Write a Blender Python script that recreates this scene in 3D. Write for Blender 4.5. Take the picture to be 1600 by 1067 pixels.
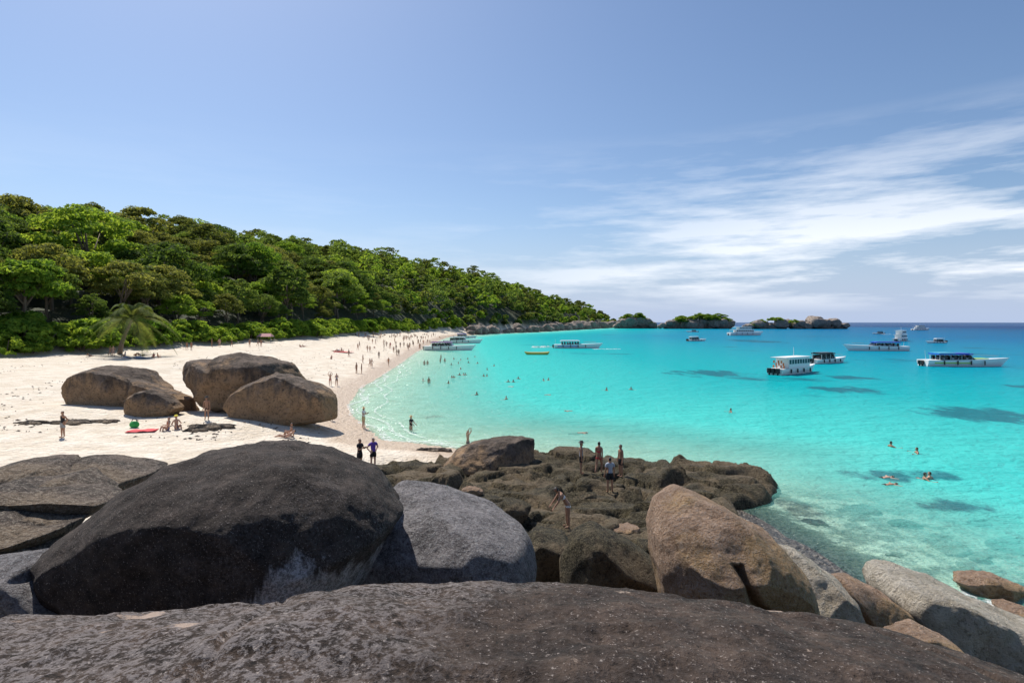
import bpy, math, random
import numpy as np
for _o in list(bpy.data.objects):
    bpy.data.objects.remove(_o)

# ---------------- camera, world, sun, exposure ----------------
H = 8.9; W_, H_ = 1600, 1067; HY = 503.5
F = W_ * 20.0 / 36.0
sc = bpy.context.scene
cam = bpy.data.cameras.new('camera'); cam.lens = 20; cam.sensor_width = 36; cam.sensor_fit = 'HORIZONTAL'
cam.shift_y = (HY - H_ / 2) / W_
cam.clip_start = 0.05; cam.clip_end = 60000
camo = bpy.data.objects.new('camera', cam); sc.collection.objects.link(camo)
camo.location = (0, 0, H); camo.rotation_euler = (math.radians(90), 0, 0)
sc.camera = camo

AZ, EL = math.radians(35), math.radians(55)          # sun front-left, high
world = bpy.data.worlds.new('World'); sc.world = world; world.use_nodes = True
wn = world.node_tree.nodes; wl = world.node_tree.links; wn.clear()
sky = wn.new('ShaderNodeTexSky'); sky.sky_type = 'NISHITA'; sky.sun_disc = False
sky.sun_elevation = EL; sky.sun_rotation = math.radians(325)
sky.altitude = 10; sky.air_density = 1.0; sky.dust_density = 0.9; sky.ozone_density = 5.0
bg = wn.new('ShaderNodeBackground'); bg.inputs['Strength'].default_value = 0.085
wo = wn.new('ShaderNodeOutputWorld')
tc = wn.new('ShaderNodeTexCoord')
mp = wn.new('ShaderNodeMapping'); mp.inputs['Scale'].default_value = (1.2, 1.2, 9.0)
wl.new(tc.outputs['Generated'], mp.inputs['Vector'])
nz = wn.new('ShaderNodeTexNoise'); nz.inputs['Scale'].default_value = 2.2; nz.inputs['Detail'].default_value = 8; nz.inputs['Roughness'].default_value = 0.6
wl.new(mp.outputs['Vector'], nz.inputs['Vector'])
ramp = wn.new('ShaderNodeValToRGB'); ramp.color_ramp.elements[0].position = 0.425; ramp.color_ramp.elements[1].position = 0.57
wl.new(nz.outputs['Fac'], ramp.inputs['Fac'])
sep = wn.new('ShaderNodeSeparateXYZ'); wl.new(tc.outputs['Generated'], sep.inputs['Vector'])
lo = wn.new('ShaderNodeMapRange'); lo.inputs['From Min'].default_value = 0.31; lo.inputs['From Max'].default_value = 0.06; lo.clamp = True
wl.new(sep.outputs['Z'], lo.inputs['Value'])
mulc = wn.new('ShaderNodeMath'); mulc.operation = 'MULTIPLY'
wl.new(ramp.outputs['Color'], mulc.inputs[0]); wl.new(lo.outputs['Result'], mulc.inputs[1])
mul2 = wn.new('ShaderNodeMath'); mul2.operation = 'MULTIPLY'; 
azm = wn.new('ShaderNodeMapRange'); azm.inputs['From Min'].default_value = -0.15; azm.inputs['From Max'].default_value = 0.45; azm.inputs['To Min'].default_value = 0.12; azm.inputs['To Max'].default_value = 1.0
wl.new(sep.outputs['X'], azm.inputs['Value']); lowf = wn.new('ShaderNodeMapRange'); lowf.inputs['From Min'].default_value = 0.015; lowf.inputs['From Max'].default_value = 0.07; wl.new(sep.outputs['Z'], lowf.inputs['Value'])
am = wn.new('ShaderNodeMath'); am.operation = 'MULTIPLY'; wl.new(azm.outputs['Result'], am.inputs[0]); wl.new(lowf.outputs['Result'], am.inputs[1]); wl.new(am.outputs['Value'], mul2.inputs[1])
wl.new(mulc.outputs['Value'], mul2.inputs[0])
mixs = wn.new('ShaderNodeMixRGB'); mixs.inputs['Color2'].default_value = (9.6, 9.8, 10.2, 1)
hz = wn.new('ShaderNodeMapRange'); hz.interpolation_type = 'SMOOTHSTEP'; hz.inputs['From Min'].default_value = 0.20; hz.inputs['From Max'].default_value = -0.02; hz.inputs['To Max'].default_value = 0.95
wl.new(sep.outputs['Z'], hz.inputs['Value'])
hm = wn.new('ShaderNodeMixRGB'); hm.inputs['Color2'].default_value = (4.2, 5.1, 7.0, 1)      # marine haze low over the sea
wl.new(hz.outputs['Result'], hm.inputs['Fac']); wl.new(sky.outputs['Color'], hm.inputs['Color1'])
wl.new(mul2.outputs['Value'], mixs.inputs['Fac']); wl.new(hm.outputs['Color'], mixs.inputs['Color1'])
wl.new(mixs.outputs['Color'], bg.inputs['Color']); wl.new(bg.outputs['Background'], wo.inputs['Surface'])

sun = bpy.data.lights.new('sun', 'SUN'); sun.energy = 4.1; sun.angle = math.radians(0.53); sun.color = (1.0, 0.95, 0.87)
suno = bpy.data.objects.new('sun', sun); sc.collection.objects.link(suno)
suno.rotation_euler = (EL - math.pi / 2, 0, AZ)      # to-sun = (-sinAZ cosEL, cosAZ cosEL, sinEL)

vs = sc.view_settings
vs.view_transform = 'Standard'; vs.look = 'None'; vs.gamma = 1.0; vs.use_curve_mapping = False
vs.exposure = 0.5

# ---------------- helpers ----------------
rng = np.random.default_rng(7)
random.seed(7)
A_ = np.array
def P(px, py, Y):
    return ((px - 800) / F * Y, Y, H - (py - HY) / F * Y)
def G(px, py, z=0.0):
    Y = F * (H - z) / (py - HY)
    return ((px - 800) / F * Y, Y)
def tag(o, label=None, cat=None, group=None, kind=None):
    if label: o['label'] = label
    if cat: o['category'] = cat
    if group: o['group'] = group
    if kind: o['kind'] = kind
    return o
def mesh_obj(name, V, Fc, mat, parent=None, smooth=True):
    me = bpy.data.meshes.new(name)
    me.from_pydata([tuple(v) for v in V], [], [tuple(int(i) for i in f) for f in Fc])
    if smooth: me.polygons.foreach_set('use_smooth', [True] * len(me.polygons))
    if mat: me.materials.append(mat)
    me.update()
    o = bpy.data.objects.new(name, me); sc.collection.objects.link(o)
    if parent: o.parent = parent
    return o
def hash3(ix, iy, iz):
    s = np.sin(ix * 127.1 + iy * 311.7 + iz * 74.7) * 43758.5453
    return s - np.floor(s)
def vnoise(p):
    i = np.floor(p); f = p - i; u = f * f * (3 - 2 * f); r = 0
    for dx in (0, 1):
        for dy in (0, 1):
            for dz in (0, 1):
                w = (u[:, 0] if dx else 1 - u[:, 0]) * (u[:, 1] if dy else 1 - u[:, 1]) * (u[:, 2] if dz else 1 - u[:, 2])
                r = r + w * hash3(i[:, 0] + dx, i[:, 1] + dy, i[:, 2] + dz)
    return r * 2 - 1
def fbm(p, oct=4):
    a, r = 1.0, 0
    for k in range(oct):
        r = r + a * vnoise(p * 2 ** k + 17.3 * k); a *= 0.5
    return r
def sm(t): t = np.clip(t, 0, 1); return t * t * (3 - 2 * t)

# ---------------- materials ----------------
class NT:
    def __init__(s, name):
        s.m = bpy.data.materials.new(name); s.m.use_nodes = True
        s.n = s.m.node_tree.nodes; s.l = s.m.node_tree.links; s.n.clear()
        s.out = s.n.new('ShaderNodeOutputMaterial')
    def node(s, t, **kw):
        n = s.n.new(t)
        for k, v in kw.items(): setattr(n, k, v)
        return n
    def link(s, a, b): s.l.new(a, b)
    def noise(s, vec, scale, detail=4, rough=0.55):
        n = s.n.new('ShaderNodeTexNoise'); n.inputs['Scale'].default_value = scale
        n.inputs['Detail'].default_value = detail; n.inputs['Roughness'].default_value = rough
        if vec: s.l.new(vec, n.inputs['Vector'])
        return n.outputs['Fac']
    def ramp(s, fac, stops):
        r = s.n.new('ShaderNodeValToRGB'); e = r.color_ramp.elements
        while len(e) < len(stops): e.new(0.5)
        for el, (p, c) in zip(e, stops): el.position = p; el.color = (*c, 1) if len(c) == 3 else c
        s.l.new(fac, r.inputs['Fac']); return r.outputs['Color']
    def mix(s, fac, a, b):
        m = s.n.new('ShaderNodeMixRGB')
        for sock, v in (('Fac', fac), ('Color1', a), ('Color2', b)):
            if hasattr(v, 'is_linked') or hasattr(v, 'links'): s.l.new(v, m.inputs[sock])
            elif isinstance(v, (int, float)): m.inputs[sock].default_value = v
            else: m.inputs[sock].default_value = (*v, 1)
        return m.outputs['Color']
    def math(s, op, a, b=None, clamp=False):
        m = s.n.new('ShaderNodeMath'); m.operation = op; m.use_clamp = clamp
        for i, v in enumerate((a, b)):
            if v is None: continue
            if isinstance(v, (int, float)): m.inputs[i].default_value = v
            else: s.l.new(v, m.inputs[i])
        return m.outputs['Value']
    def bump(s, h, strength, dist):
        b = s.n.new('ShaderNodeBump'); b.inputs['Strength'].default_value = strength; b.inputs['Distance'].default_value = dist
        s.l.new(h, b.inputs['Height']); return b.outputs['Normal']

def rock_mat(name, dark, light, patch, scale=1.0, lich=0.5, grain=0.5, crack=0.0, streak=None, spots=False):
    t = NT(name); tcn = t.node('ShaderNodeTexCoord'); ob = tcn.outputs['Object']
    big = t.noise(ob, 0.40 * scale, 6, 0.65); fine = t.noise(ob, 11 * scale, 5, 0.75); mid = t.noise(ob, 1.9 * scale, 8, 0.7)
    vf = t.noise(ob, 34 * scale, 3, 0.8)
    vo = t.node('ShaderNodeTexVoronoi'); vo.inputs['Scale'].default_value = 5.0 * scale; t.link(ob, vo.inputs['Vector'])
    col = t.ramp(mid, [(0.38, dark), (0.62, light)])
    pf = t.ramp(big, [(0.47, (0, 0, 0)), (0.57, (1, 1, 1))])
    col = t.mix(t.math('MULTIPLY', pf, lich), col, patch)
    sp = t.ramp(t.math('ADD', t.math('MULTIPLY', vf, 0.6), t.math('MULTIPLY', fine, 0.4)), [(0.515, (0, 0, 0)), (0.555, (1, 1, 1))])
    col = t.mix(t.math('MULTIPLY', sp, grain), col, tuple(min(0.55, c * 2.6 + 0.03) for c in light))
    if spots:
        vs_ = t.node('ShaderNodeTexVoronoi'); vs_.inputs['Scale'].default_value = 1.15; t.link(ob, vs_.inputs['Vector'])
        ds = t.math('ADD', vs_.outputs['Distance'], t.math('MULTIPLY', t.math('SUBTRACT', fine, .5), .35))
        col = t.mix(t.math('MULTIPLY', t.ramp(ds, [(0.10, (1, 1, 1)), (0.16, (0, 0, 0))]), .85), col, (.52, .40, .32))
    pit = t.ramp(fine, [(0.36, (1, 1, 1)), (0.46, (0, 0, 0))])
    col = t.mix(t.math('MULTIPLY', pit, 0.7), col, tuple(c * 0.45 for c in dark))
    if streak:
        sx = t.node('ShaderNodeSeparateXYZ'); t.link(ob, sx.inputs['Vector'])
        mv = t.node('ShaderNodeMapping'); mv.inputs['Scale'].default_value = (3.0, 3.0, 0.35); t.link(ob, mv.inputs['Vector'])
        f = t.math('ADD', t.math('ABSOLUTE', t.math('SUBTRACT', sx.outputs['X'], streak)), t.math('MULTIPLY', t.math('SUBTRACT', t.noise(mv.outputs['Vector'], 1.2, 5, .7), .5), 2.2))
        f = t.math('ADD', f, t.math('MULTIPLY', t.math('MAXIMUM', sx.outputs['Z'], 0.0), 1.2))
        col = t.mix(t.math('MULTIPLY', t.ramp(f, [(0.55, (1, 1, 1)), (1.0, (0, 0, 0))]), .9), col, (.42, .39, .39))
    ck = t.ramp(t.math('ABSOLUTE', t.math('SUBTRACT', t.noise(ob, 0.55 * scale, 4, 0.55), 0.5)), [(0.0, (1, 1, 1)), (0.006, (0, 0, 0))])
    ck = t.math('MULTIPLY', ck, t.math('MULTIPLY', t.ramp(t.noise(ob, 0.3 * scale, 2), [(0.52, (0, 0, 0)), (0.6, (1, 1, 1))]), crack))
    col = t.mix(t.math('MULTIPLY', ck, 0.8), col, tuple(c * 0.3 for c in dark))
    b = t.node('ShaderNodeBsdfPrincipled'); b.inputs['Roughness'].default_value = 0.9; b.inputs['Specular IOR Level'].default_value = 0.25
    t.link(col, b.inputs['Base Color'])
    hsum = t.math('ADD', t.math('ADD', t.math('MULTIPLY', mid, 0.9), t.math('MULTIPLY', fine, 0.45)), t.math('MULTIPLY', vf, 0.16))
    hsum = t.math('SUBTRACT', hsum, t.math('MULTIPLY', ck, 0.35))
    t.link(t.bump(hsum, 1.0, 0.42 / scale), b.inputs['Normal'])
    t.link(b.outputs['BSDF'], t.out.inputs['Surface']); return t.m

M_DARK = rock_mat('rock_dark', (0.022, 0.016, 0.012), (0.085, 0.066, 0.055), (0.15, 0.13, 0.12), 1.2, 0.35, 0.8, 0.0, 1.9)
M_FORE = rock_mat('rock_fore', (0.022, 0.015, 0.011), (0.085, 0.06, 0.046), (0.30, 0.265, 0.26), 1.5, 0.75, 0.8, 0.0, None, True)
def crust_mat(name, dk, br, lich, amount, lean, streak=None, spots=False):
    t = NT(name); tcn = t.node('ShaderNodeTexCoord'); ob = tcn.outputs['Object']; sx = t.node('ShaderNodeSeparateXYZ'); t.link(ob, sx.inputs['Vector'])
    a = t.noise(ob, 3.2, 9, .72); b = t.noise(ob, 19, 5, .75); c = t.noise(ob, 42, 3, .7); zn = t.noise(ob, .42, 5, .6)
    col = t.ramp(a, [(.36, dk), (.52, br), (.66, tuple(v * 1.9 for v in br))])
    zone = t.math('ADD', zn, t.math('MULTIPLY', sx.outputs['X'], -lean))
    zm = t.ramp(zone, [(.52, (0, 0, 0)), (.72, (1, 1, 1))])
    gr = t.ramp(t.math('ADD', t.math('MULTIPLY', b, .65), t.math('MULTIPLY', c, .35)), [(.47, (0, 0, 0)), (.53, (1, 1, 1))])
    col = t.mix(t.math('MULTIPLY', t.math('MULTIPLY', gr, t.math('ADD', t.math('MULTIPLY', zm, .85), .10)), amount), col, lich)
    col = t.mix(t.math('MULTIPLY', t.ramp(c, [(.62, (0, 0, 0)), (.67, (1, 1, 1))]), .6), col, (.42, .36, .32))
    col = t.mix(t.math('MULTIPLY', t.ramp(b, [(.34, (1, 1, 1)), (.42, (0, 0, 0))]), .85), col, tuple(v * .35 for v in dk))
    if streak:
        mv = t.node('ShaderNodeMapping'); mv.inputs['Scale'].default_value = (3.0, 3.0, .35); t.link(ob, mv.inputs['Vector'])
        f = t.math('ADD', t.math('ABSOLUTE', t.math('SUBTRACT', sx.outputs['X'], streak)), t.math('MULTIPLY', t.math('SUBTRACT', t.noise(mv.outputs['Vector'], 1.2, 5, .7), .5), 2.0))
        f = t.math('ADD', f, t.math('MULTIPLY', t.math('MAXIMUM', t.math('ADD', sx.outputs['Z'], -.2), 0.0), 1.4))
        col = t.mix(t.math('MULTIPLY', t.math('MULTIPLY', t.ramp(f, [(.6, (1, 1, 1)), (.95, (0, 0, 0))]), t.math('ADD', t.math('MULTIPLY', gr, .6), .4)), .9), col, (.40, .38, .38))
    if spots:
        v_ = t.node('ShaderNodeTexVoronoi'); v_.voronoi_dimensions = '2D'; v_.inputs['Scale'].default_value = 1.5; t.link(ob, v_.inputs['Vector'])
        col = t.mix(t.math('MULTIPLY', t.ramp(t.math('ADD', v_.outputs['Distance'], t.math('ADD', t.math('MULTIPLY', t.math('SUBTRACT', b, .5), .45), t.math('MULTIPLY', t.math('SUBTRACT', t.noise(ob, .9, 2), .42), .8))), [(.06, (1, 1, 1)), (.12, (0, 0, 0))]), .75), col, (.46, .35, .28))
    p = t.node('ShaderNodeBsdfPrincipled'); p.inputs['Roughness'].default_value = .88; p.inputs['Specular IOR Level'].default_value = .25; t.link(col, p.inputs['Base Color'])
    t.link(t.bump(t.math('ADD', t.math('ADD', t.math('MULTIPLY', a, .8), t.math('MULTIPLY', b, .5)), t.math('MULTIPLY', c, .2)), .8, .10), p.inputs['Normal'])
    t.link(p.outputs['BSDF'], t.out.inputs['Surface']); return t.m
M_FORE = crust_mat('rock_fore_crust', (.016, .0105, .0075), (.050, .034, .025), (.26, .23, .225), .62, .13, None, True)
M_DARK = crust_mat('rock_dome_crust', (.012, .0085, .007), (.036, .027, .022), (.15, .13, .125), .5, 0.0, 1.9)
M_GREY = rock_mat('rock_grey', (0.12, 0.108, 0.108), (0.36, 0.33, 0.33), (0.20, 0.18, 0.18), 1.2, 0.4)
M_BROWN = rock_mat('rock_brown', (0.30, 0.19, 0.12), (0.52, 0.35, 0.24), (0.40, 0.25, 0.08), 1.0, 0.5, 0.25)
M_BEACH = rock_mat('rock_beach', (0.07, 0.056, 0.046), (0.22, 0.17, 0.135), (0.30, 0.22, 0.14), 0.6, 0.6)
M_OLIVE = rock_mat('rock_olive', (0.024, 0.020, 0.012), (0.105, 0.086, 0.05), (0.27, 0.20, 0.13), 0.8, 0.6)
M_PALE = rock_mat('rock_pale', (0.42, 0.36, 0.27), (0.68, 0.61, 0.50), (0.40, 0.27, 0.16), 0.8, 0.35, 0.3)
M_FAR = rock_mat('rock_far', (0.22, 0.175, 0.14), (0.52, 0.41, 0.33), (0.16, 0.13, 0.11), 0.12, 0.6)

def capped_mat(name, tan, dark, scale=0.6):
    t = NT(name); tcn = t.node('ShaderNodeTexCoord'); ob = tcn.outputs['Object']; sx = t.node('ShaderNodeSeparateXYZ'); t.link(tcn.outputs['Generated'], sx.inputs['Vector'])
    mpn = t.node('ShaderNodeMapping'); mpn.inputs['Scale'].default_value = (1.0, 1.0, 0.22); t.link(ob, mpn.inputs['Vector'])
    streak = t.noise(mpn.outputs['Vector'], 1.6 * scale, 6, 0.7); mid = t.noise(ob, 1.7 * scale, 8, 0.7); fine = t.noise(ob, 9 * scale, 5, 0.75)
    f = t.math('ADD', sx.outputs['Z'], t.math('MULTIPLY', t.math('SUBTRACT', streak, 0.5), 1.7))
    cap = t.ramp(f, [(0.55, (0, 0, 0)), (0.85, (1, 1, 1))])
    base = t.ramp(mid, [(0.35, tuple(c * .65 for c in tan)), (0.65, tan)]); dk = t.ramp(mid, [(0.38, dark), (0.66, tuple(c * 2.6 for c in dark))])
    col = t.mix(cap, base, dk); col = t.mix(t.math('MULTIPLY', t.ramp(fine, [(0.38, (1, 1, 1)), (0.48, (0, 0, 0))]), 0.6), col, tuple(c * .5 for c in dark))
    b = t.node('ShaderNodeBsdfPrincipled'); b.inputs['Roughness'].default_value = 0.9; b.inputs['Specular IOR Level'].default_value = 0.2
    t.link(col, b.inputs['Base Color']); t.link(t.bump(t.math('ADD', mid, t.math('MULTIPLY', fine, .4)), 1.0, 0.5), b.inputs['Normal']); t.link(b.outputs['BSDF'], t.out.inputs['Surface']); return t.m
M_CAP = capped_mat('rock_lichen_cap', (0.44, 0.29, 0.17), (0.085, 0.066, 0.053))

# ---------------- terrain (sand, seabed, hill) ----------------
SH = [(14.5, -40), (14, 0), (13.5, 14), (12, 18.3), (11.8, 21.6), (11, 27), (8, 31), (2, 36), (-4.3, 40.3)]
for px, py in [(643, 692), (591, 688), (569, 668), (547, 650), (542, 632), (560, 610), (590, 590), (610, 577), (632, 563), (650, 550), (665, 543)]:
    SH.append(G(px, py))
SH += [(-34, 240), (-38, 330), (-22, 430), (17, 510), (80, 700), (167, 930), (190, 1000), (150, 1150), (-300, 1500), (-3000, 2500), (-4000, -40)]
SH = np.array(SH, float)
def shore_dist(x, y):
    p = np.stack([x, y], 1); d = np.full(len(p), 1e9); ins = np.zeros(len(p), bool)
    n = len(SH)
    for i in range(n):
        a, b = SH[i], SH[(i + 1) % n]
        ab = b - a; t = np.clip(((p - a) @ ab) / (ab @ ab), 0, 1)
        d = np.minimum(d, np.hypot(*(p - (a + t[:, None] * ab)).T))
        c = ((a[1] > y) != (b[1] > y)) & (x < (b[0] - a[0]) * (y - a[1]) / (b[1] - a[1] + 1e-12) + a[0])
        ins ^= c
    return np.where(ins, d, -d)
# tree line: distance behind the shore where forest begins, by depth
TLY = np.array([0, 60, 84, 100, 120, 180, 245, 300, 400, 450, 520, 3000.])
TLD = np.array([70, 62, 56, 48, 44, 32, 28, 18, 10, 6, 4, 4.])
def terrain_h(x, y):
    d = shore_dist(x, y); tl = np.interp(y, TLY, TLD)
    sea = -np.minimum(3.2, 0.05 * (-d) + 0.0006 * d * d)
    beach = 3.6 * np.clip(d / tl, 0, 1) ** 0.8
    beach = beach + .35 * sm((d - 26) / 3) - .25 * sm((d - 34) / 9)
    for bx_, by_, br_ in ((-34.5, 47, 5.2), (-23.5, 46.5, 6.0), (-20, 43, 5.0)): beach = beach + .45 * np.exp(-(((x - bx_) / br_) ** 2 + ((y - by_) / (br_ * .7)) ** 2))
    beach = np.where(y > 430, np.clip(d * 0.6, 0, 4), beach)
    hill = np.maximum(d - tl, 0)
    top = np.interp(y, [0, 150, 220, 350, 480, 650, 800, 930, 1000], [18, 26, 38, 54, 64, 56, 46, 35, 27])
    hz = top * (1 - np.exp(-hill / 62.0))
    land = beach + hz
    near = sm((34 - y) / 16) * sm((d + 1) / 10) * sm((x + 30) / 14)      # boulder pile under the camera
    land = land * (1 - near) + near * np.minimum(np.clip(d, 0, 99) * 0.42, np.interp(y, [0, 11, 15, 20, 34], [3.2, 2.9, 1.5, 0.8, 0.6]))
    ms = sm((x + 9.5) / 2) * sm((36.5 - y) / 2.5) * sm((y - 16) / 3)            # rock, not sand, carries the shelf
    land = land * (1 - ms) + np.minimum(land, .12) * ms
    n = fbm(np.stack([x * 0.05, y * 0.05, 0 * x], 1), 3)
    return np.where(d < 0, sea, land + np.where(hill > 0, n * 4.5 * sm(hill / 40), 0.05 * n)), d
ys = np.concatenate([np.linspace(-30, 60, 130), 60 * 1.02 ** np.arange(1, 175)])
xs = np.concatenate([-60 - 6 * (1.05 ** np.arange(90, 0, -1) - 1) * 4, np.linspace(-60, 40, 190), 40 + 6 * (1.05 ** np.arange(1, 90) - 1) * 4])
gx, gy = np.meshgrid(xs, ys); fx, fy = gx.ravel(), gy.ravel()
tz, td = terrain_h(fx, fy)
nx, ny = len(xs), len(ys)
idx = np.arange(nx * ny).reshape(ny, nx)
quads = np.stack([idx[:-1, :-1], idx[:-1, 1:], idx[1:, 1:], idx[1:, :-1]], -1).reshape(-1, 4)
t = NT('sand'); geo = t.node('ShaderNodeNewGeometry'); pos = geo.outputs['Position']
at = t.node('ShaderNodeAttribute', attribute_name='shore'); 
n1 = t.noise(pos, 0.6, 5); n2 = t.noise(pos, 7, 3)
scol = t.ramp(t.math('ADD', t.math('MULTIPLY', n1, .6), t.math('MULTIPLY', n2, .4)), [(0.36, (0.54, 0.45, 0.34)), (0.62, (0.73, 0.655, 0.55))])
wet = t.math('MULTIPLY', t.math('SUBTRACT', 7.5, t.math('ADD', at.outputs['Fac'], t.math('MULTIPLY', n1, 5.0))), 0.4, True)
wet = t.math('MULTIPLY', wet, t.math('ADD', t.math('MULTIPLY', at.outputs['Fac'], .8), 1.0, True))
scol = t.mix(t.math('MULTIPLY', wet, 0.8), scol, (0.42, 0.29, 0.18))
fa = t.node('ShaderNodeAttribute', attribute_name='forest')
scol = t.mix(fa.outputs['Fac'], scol, (0.035, 0.045, 0.02))
ra = t.node('ShaderNodeAttribute', attribute_name='rocky')
scol = t.mix(t.math('MULTIPLY', ra.outputs['Fac'], t.math('ADD', t.ramp(t.noise(pos, 0.8, 6, .7), [(.42, (0, 0, 0)), (.56, (1, 1, 1))]), t.math('MULTIPLY', t.math('SUBTRACT', ra.outputs['Fac'], .8), 5.0, True), True)), scol, t.ramp(n2, [(0.35, (0.02, 0.017, 0.013)), (0.7, (0.11, 0.09, 0.065))]))
sb = t.node('ShaderNodeBsdfPrincipled'); t.link(t.math('SUBTRACT', 0.9, t.math('MULTIPLY', wet, 0.5)), sb.inputs['Roughness'])
t.link(scol, sb.inputs['Base Color']); t.link(t.bump(t.math('ADD', t.math('ADD', n1, t.math('MULTIPLY', n2, .5)), t.math('MULTIPLY', t.noise(pos, 2.2, 3), 1.4)), 0.9, 0.28), sb.inputs['Normal'])
t.link(sb.outputs['BSDF'], t.out.inputs['Surface'])
ground = mesh_obj('ground', np.stack([fx, fy, tz], 1), quads, t.m)
tag(ground, 'pale sand beach rising to the forested hill', None, None, 'structure')
a_ = ground.data.attributes.new('shore', 'FLOAT', 'POINT'); a_.data.foreach_set('value', td.astype(np.float32))
a_ = ground.data.attributes.new('forest', 'FLOAT', 'POINT')
a_.data.foreach_set('value', sm((td - np.interp(fy, TLY, TLD)) / 4).astype(np.float32))

a_ = ground.data.attributes.new('rocky', 'FLOAT', 'POINT')
a_.data.foreach_set('value', (np.maximum(sm((31 - fy) / 4) * sm((fx + 13) / 4) * sm((td + 4) / 3), .8 * sm((34 - fy) / 5) * sm((fx - 5) / 4) * sm((td + 17) / 10))).astype(np.float32))

# ---------------- water ----------------
wy = np.concatenate([np.linspace(-30, 60, 70), 60 * 1.035 ** np.arange(1, 190)])
wx = np.concatenate([-40 - 8 * (1.07 ** np.arange(110, 0, -1) - 1), np.linspace(-40, 40, 70), 40 + 8 * (1.07 ** np.arange(1, 110) - 1)])
gx, gy = np.meshgrid(wx, wy); ax, ay = gx.ravel(), gy.ravel()
nx, ny = len(wx), len(wy); idx = np.arange(nx * ny).reshape(ny, nx)
q = np.stack([idx[:-1, :-1], idx[:-1, 1:], idx[1:, 1:], idx[1:, :-1]], -1).reshape(-1, 4)
wd = -shore_dist(ax, ay)
rk_ = sm((40 - ay) / 8) * sm((ax - 4) / 6)
keep = (wd[q] > -3).any(1); q = q[keep]
t = NT('water'); geo = t.node('ShaderNodeNewGeometry'); pos = geo.outputs['Position']
at = t.node('ShaderNodeAttribute', attribute_name='offshore'); off = at.outputs['Fac']
reefn = t.noise(pos, 0.035, 5, 0.6)
offn = t.math('MULTIPLY', off, 1 / 700.0)
wcol = t.ramp(offn, [(0.0, (0.26, 0.66, 0.56)), (0.03, (0.06, 0.52, 0.47)), (0.08, (0.002, 0.36, 0.385)), (0.19, (0.0, 0.225, 0.345)), (0.40, (0.0, 0.13, 0.28)), (0.85, (0.004, 0.045, 0.15))])
ra = t.node('ShaderNodeAttribute', attribute_name='reef'); mr = t.node('ShaderNodeMapping'); mr.inputs['Scale'].default_value = (0.6, 0.25, 1); t.link(pos, mr.inputs['Vector']); rn = t.noise(mr.outputs['Vector'], 0.55, 7, 0.72)
reef_or_shadow2 = t.ramp(t.math('ADD', ra.outputs['Fac'], t.math('MULTIPLY', t.math('SUBTRACT', rn, 0.5), 2.4)), [(0.45, (0, 0, 0)), (0.75, (1, 1, 1))])
reef = t.math('MULTIPLY', t.ramp(reefn, [(0.60, (0, 0, 0)), (0.68, (1, 1, 1))]), t.math('MULTIPLY', t.math('SUBTRACT', off, 25), 0.03, True))
wcol = t.mix(t.math('MULTIPLY', t.math('MAXIMUM', reef, reef_or_shadow2), 0.75), wcol, (0.01, 0.085, 0.13))
alpha = t.math('MINIMUM', t.math('MULTIPLY', t.math('ADD', off, 0.5), 0.045, True), 0.92)
dif = t.node('ShaderNodeBsdfDiffuse'); t.link(wcol, dif.inputs['Color'])
tr = t.node('ShaderNodeBsdfTransparent'); tr.inputs['Color'].default_value = (0.80, 0.99, 0.96, 1)
m1 = t.node('ShaderNodeMixShader'); t.link(alpha, m1.inputs['Fac']); t.link(tr.outputs['BSDF'], m1.inputs[1]); t.link(dif.outputs['BSDF'], m1.inputs[2])
gl = t.node('ShaderNodeBsdfGlossy'); gl.inputs['Roughness'].default_value = 0.12
w1 = t.noise(pos, 1.6, 4, 0.6); w2 = t.noise(pos, 0.35, 3, 0.5)
ma = t.node('ShaderNodeMapping'); ma.inputs['Scale'].default_value = (.5, 1.2, 1); ma.inputs['Rotation'].default_value = (0, 0, .4); t.link(pos, ma.inputs['Vector'])
nb = t.bump(t.math('ADD', t.math('ADD', w1, t.math('MULTIPLY', w2, 2.0)), t.math('MULTIPLY', t.noise(ma.outputs['Vector'], .55, 5, .65), 2.2)), 0.7, 0.36)
t.link(nb, gl.inputs['Normal']); t.link(nb, dif.inputs['Normal'])
fr = t.node('ShaderNodeFresnel'); fr.inputs['IOR'].default_value = 1.33; t.link(nb, fr.inputs['Normal'])
m2 = t.node('ShaderNodeMixShader'); t.link(t.math('MULTIPLY', fr.outputs['Fac'], 0.32), m2.inputs['Fac'])
t.link(m1.outputs['Shader'], m2.inputs[1]); t.link(gl.outputs['BSDF'], m2.inputs[2]); t.link(m2.outputs['Shader'], t.out.inputs['Surface'])
sea = mesh_obj('sea', np.stack([ax, ay, 0 * ax], 1), q, t.m)
tag(sea, 'turquoise sea filling the bay, deep blue at the horizon', None, None, 'structure')
a_ = sea.data.attributes.new('offshore', 'FLOAT', 'POINT'); a_.data.foreach_set('value', (wd * (1 + .5 * rk_)).astype(np.float32))
rf = np.zeros(len(ax))
for (px, py, wpx, hpx) in [(1110, 583, 75, 6), (1545, 648, 100, 17), (1320, 609, 60, 6), (1590, 603, 35, 4), (680, 651, 18, 4), (1180, 533, 40, 3), (1420, 742, 130, 10), (1330, 590, 40, 4), (1480, 790, 90, 14), (1250, 800, 40, 30)]:  # reef patches; the one right of the cabin speedboat is a painted boat shadow
    c_ = A_(G(px, py)); y1 = G(px, py - hpx)[1]; rf = np.maximum(rf, np.exp(-((ax - c_[0]) / (wpx / F * c_[1])) ** 2 - ((ay - c_[1]) / (y1 - c_[1])) ** 2))
a_ = sea.data.attributes.new('reef', 'FLOAT', 'POINT'); a_.data.foreach_set('value', rf.astype(np.float32))

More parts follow.
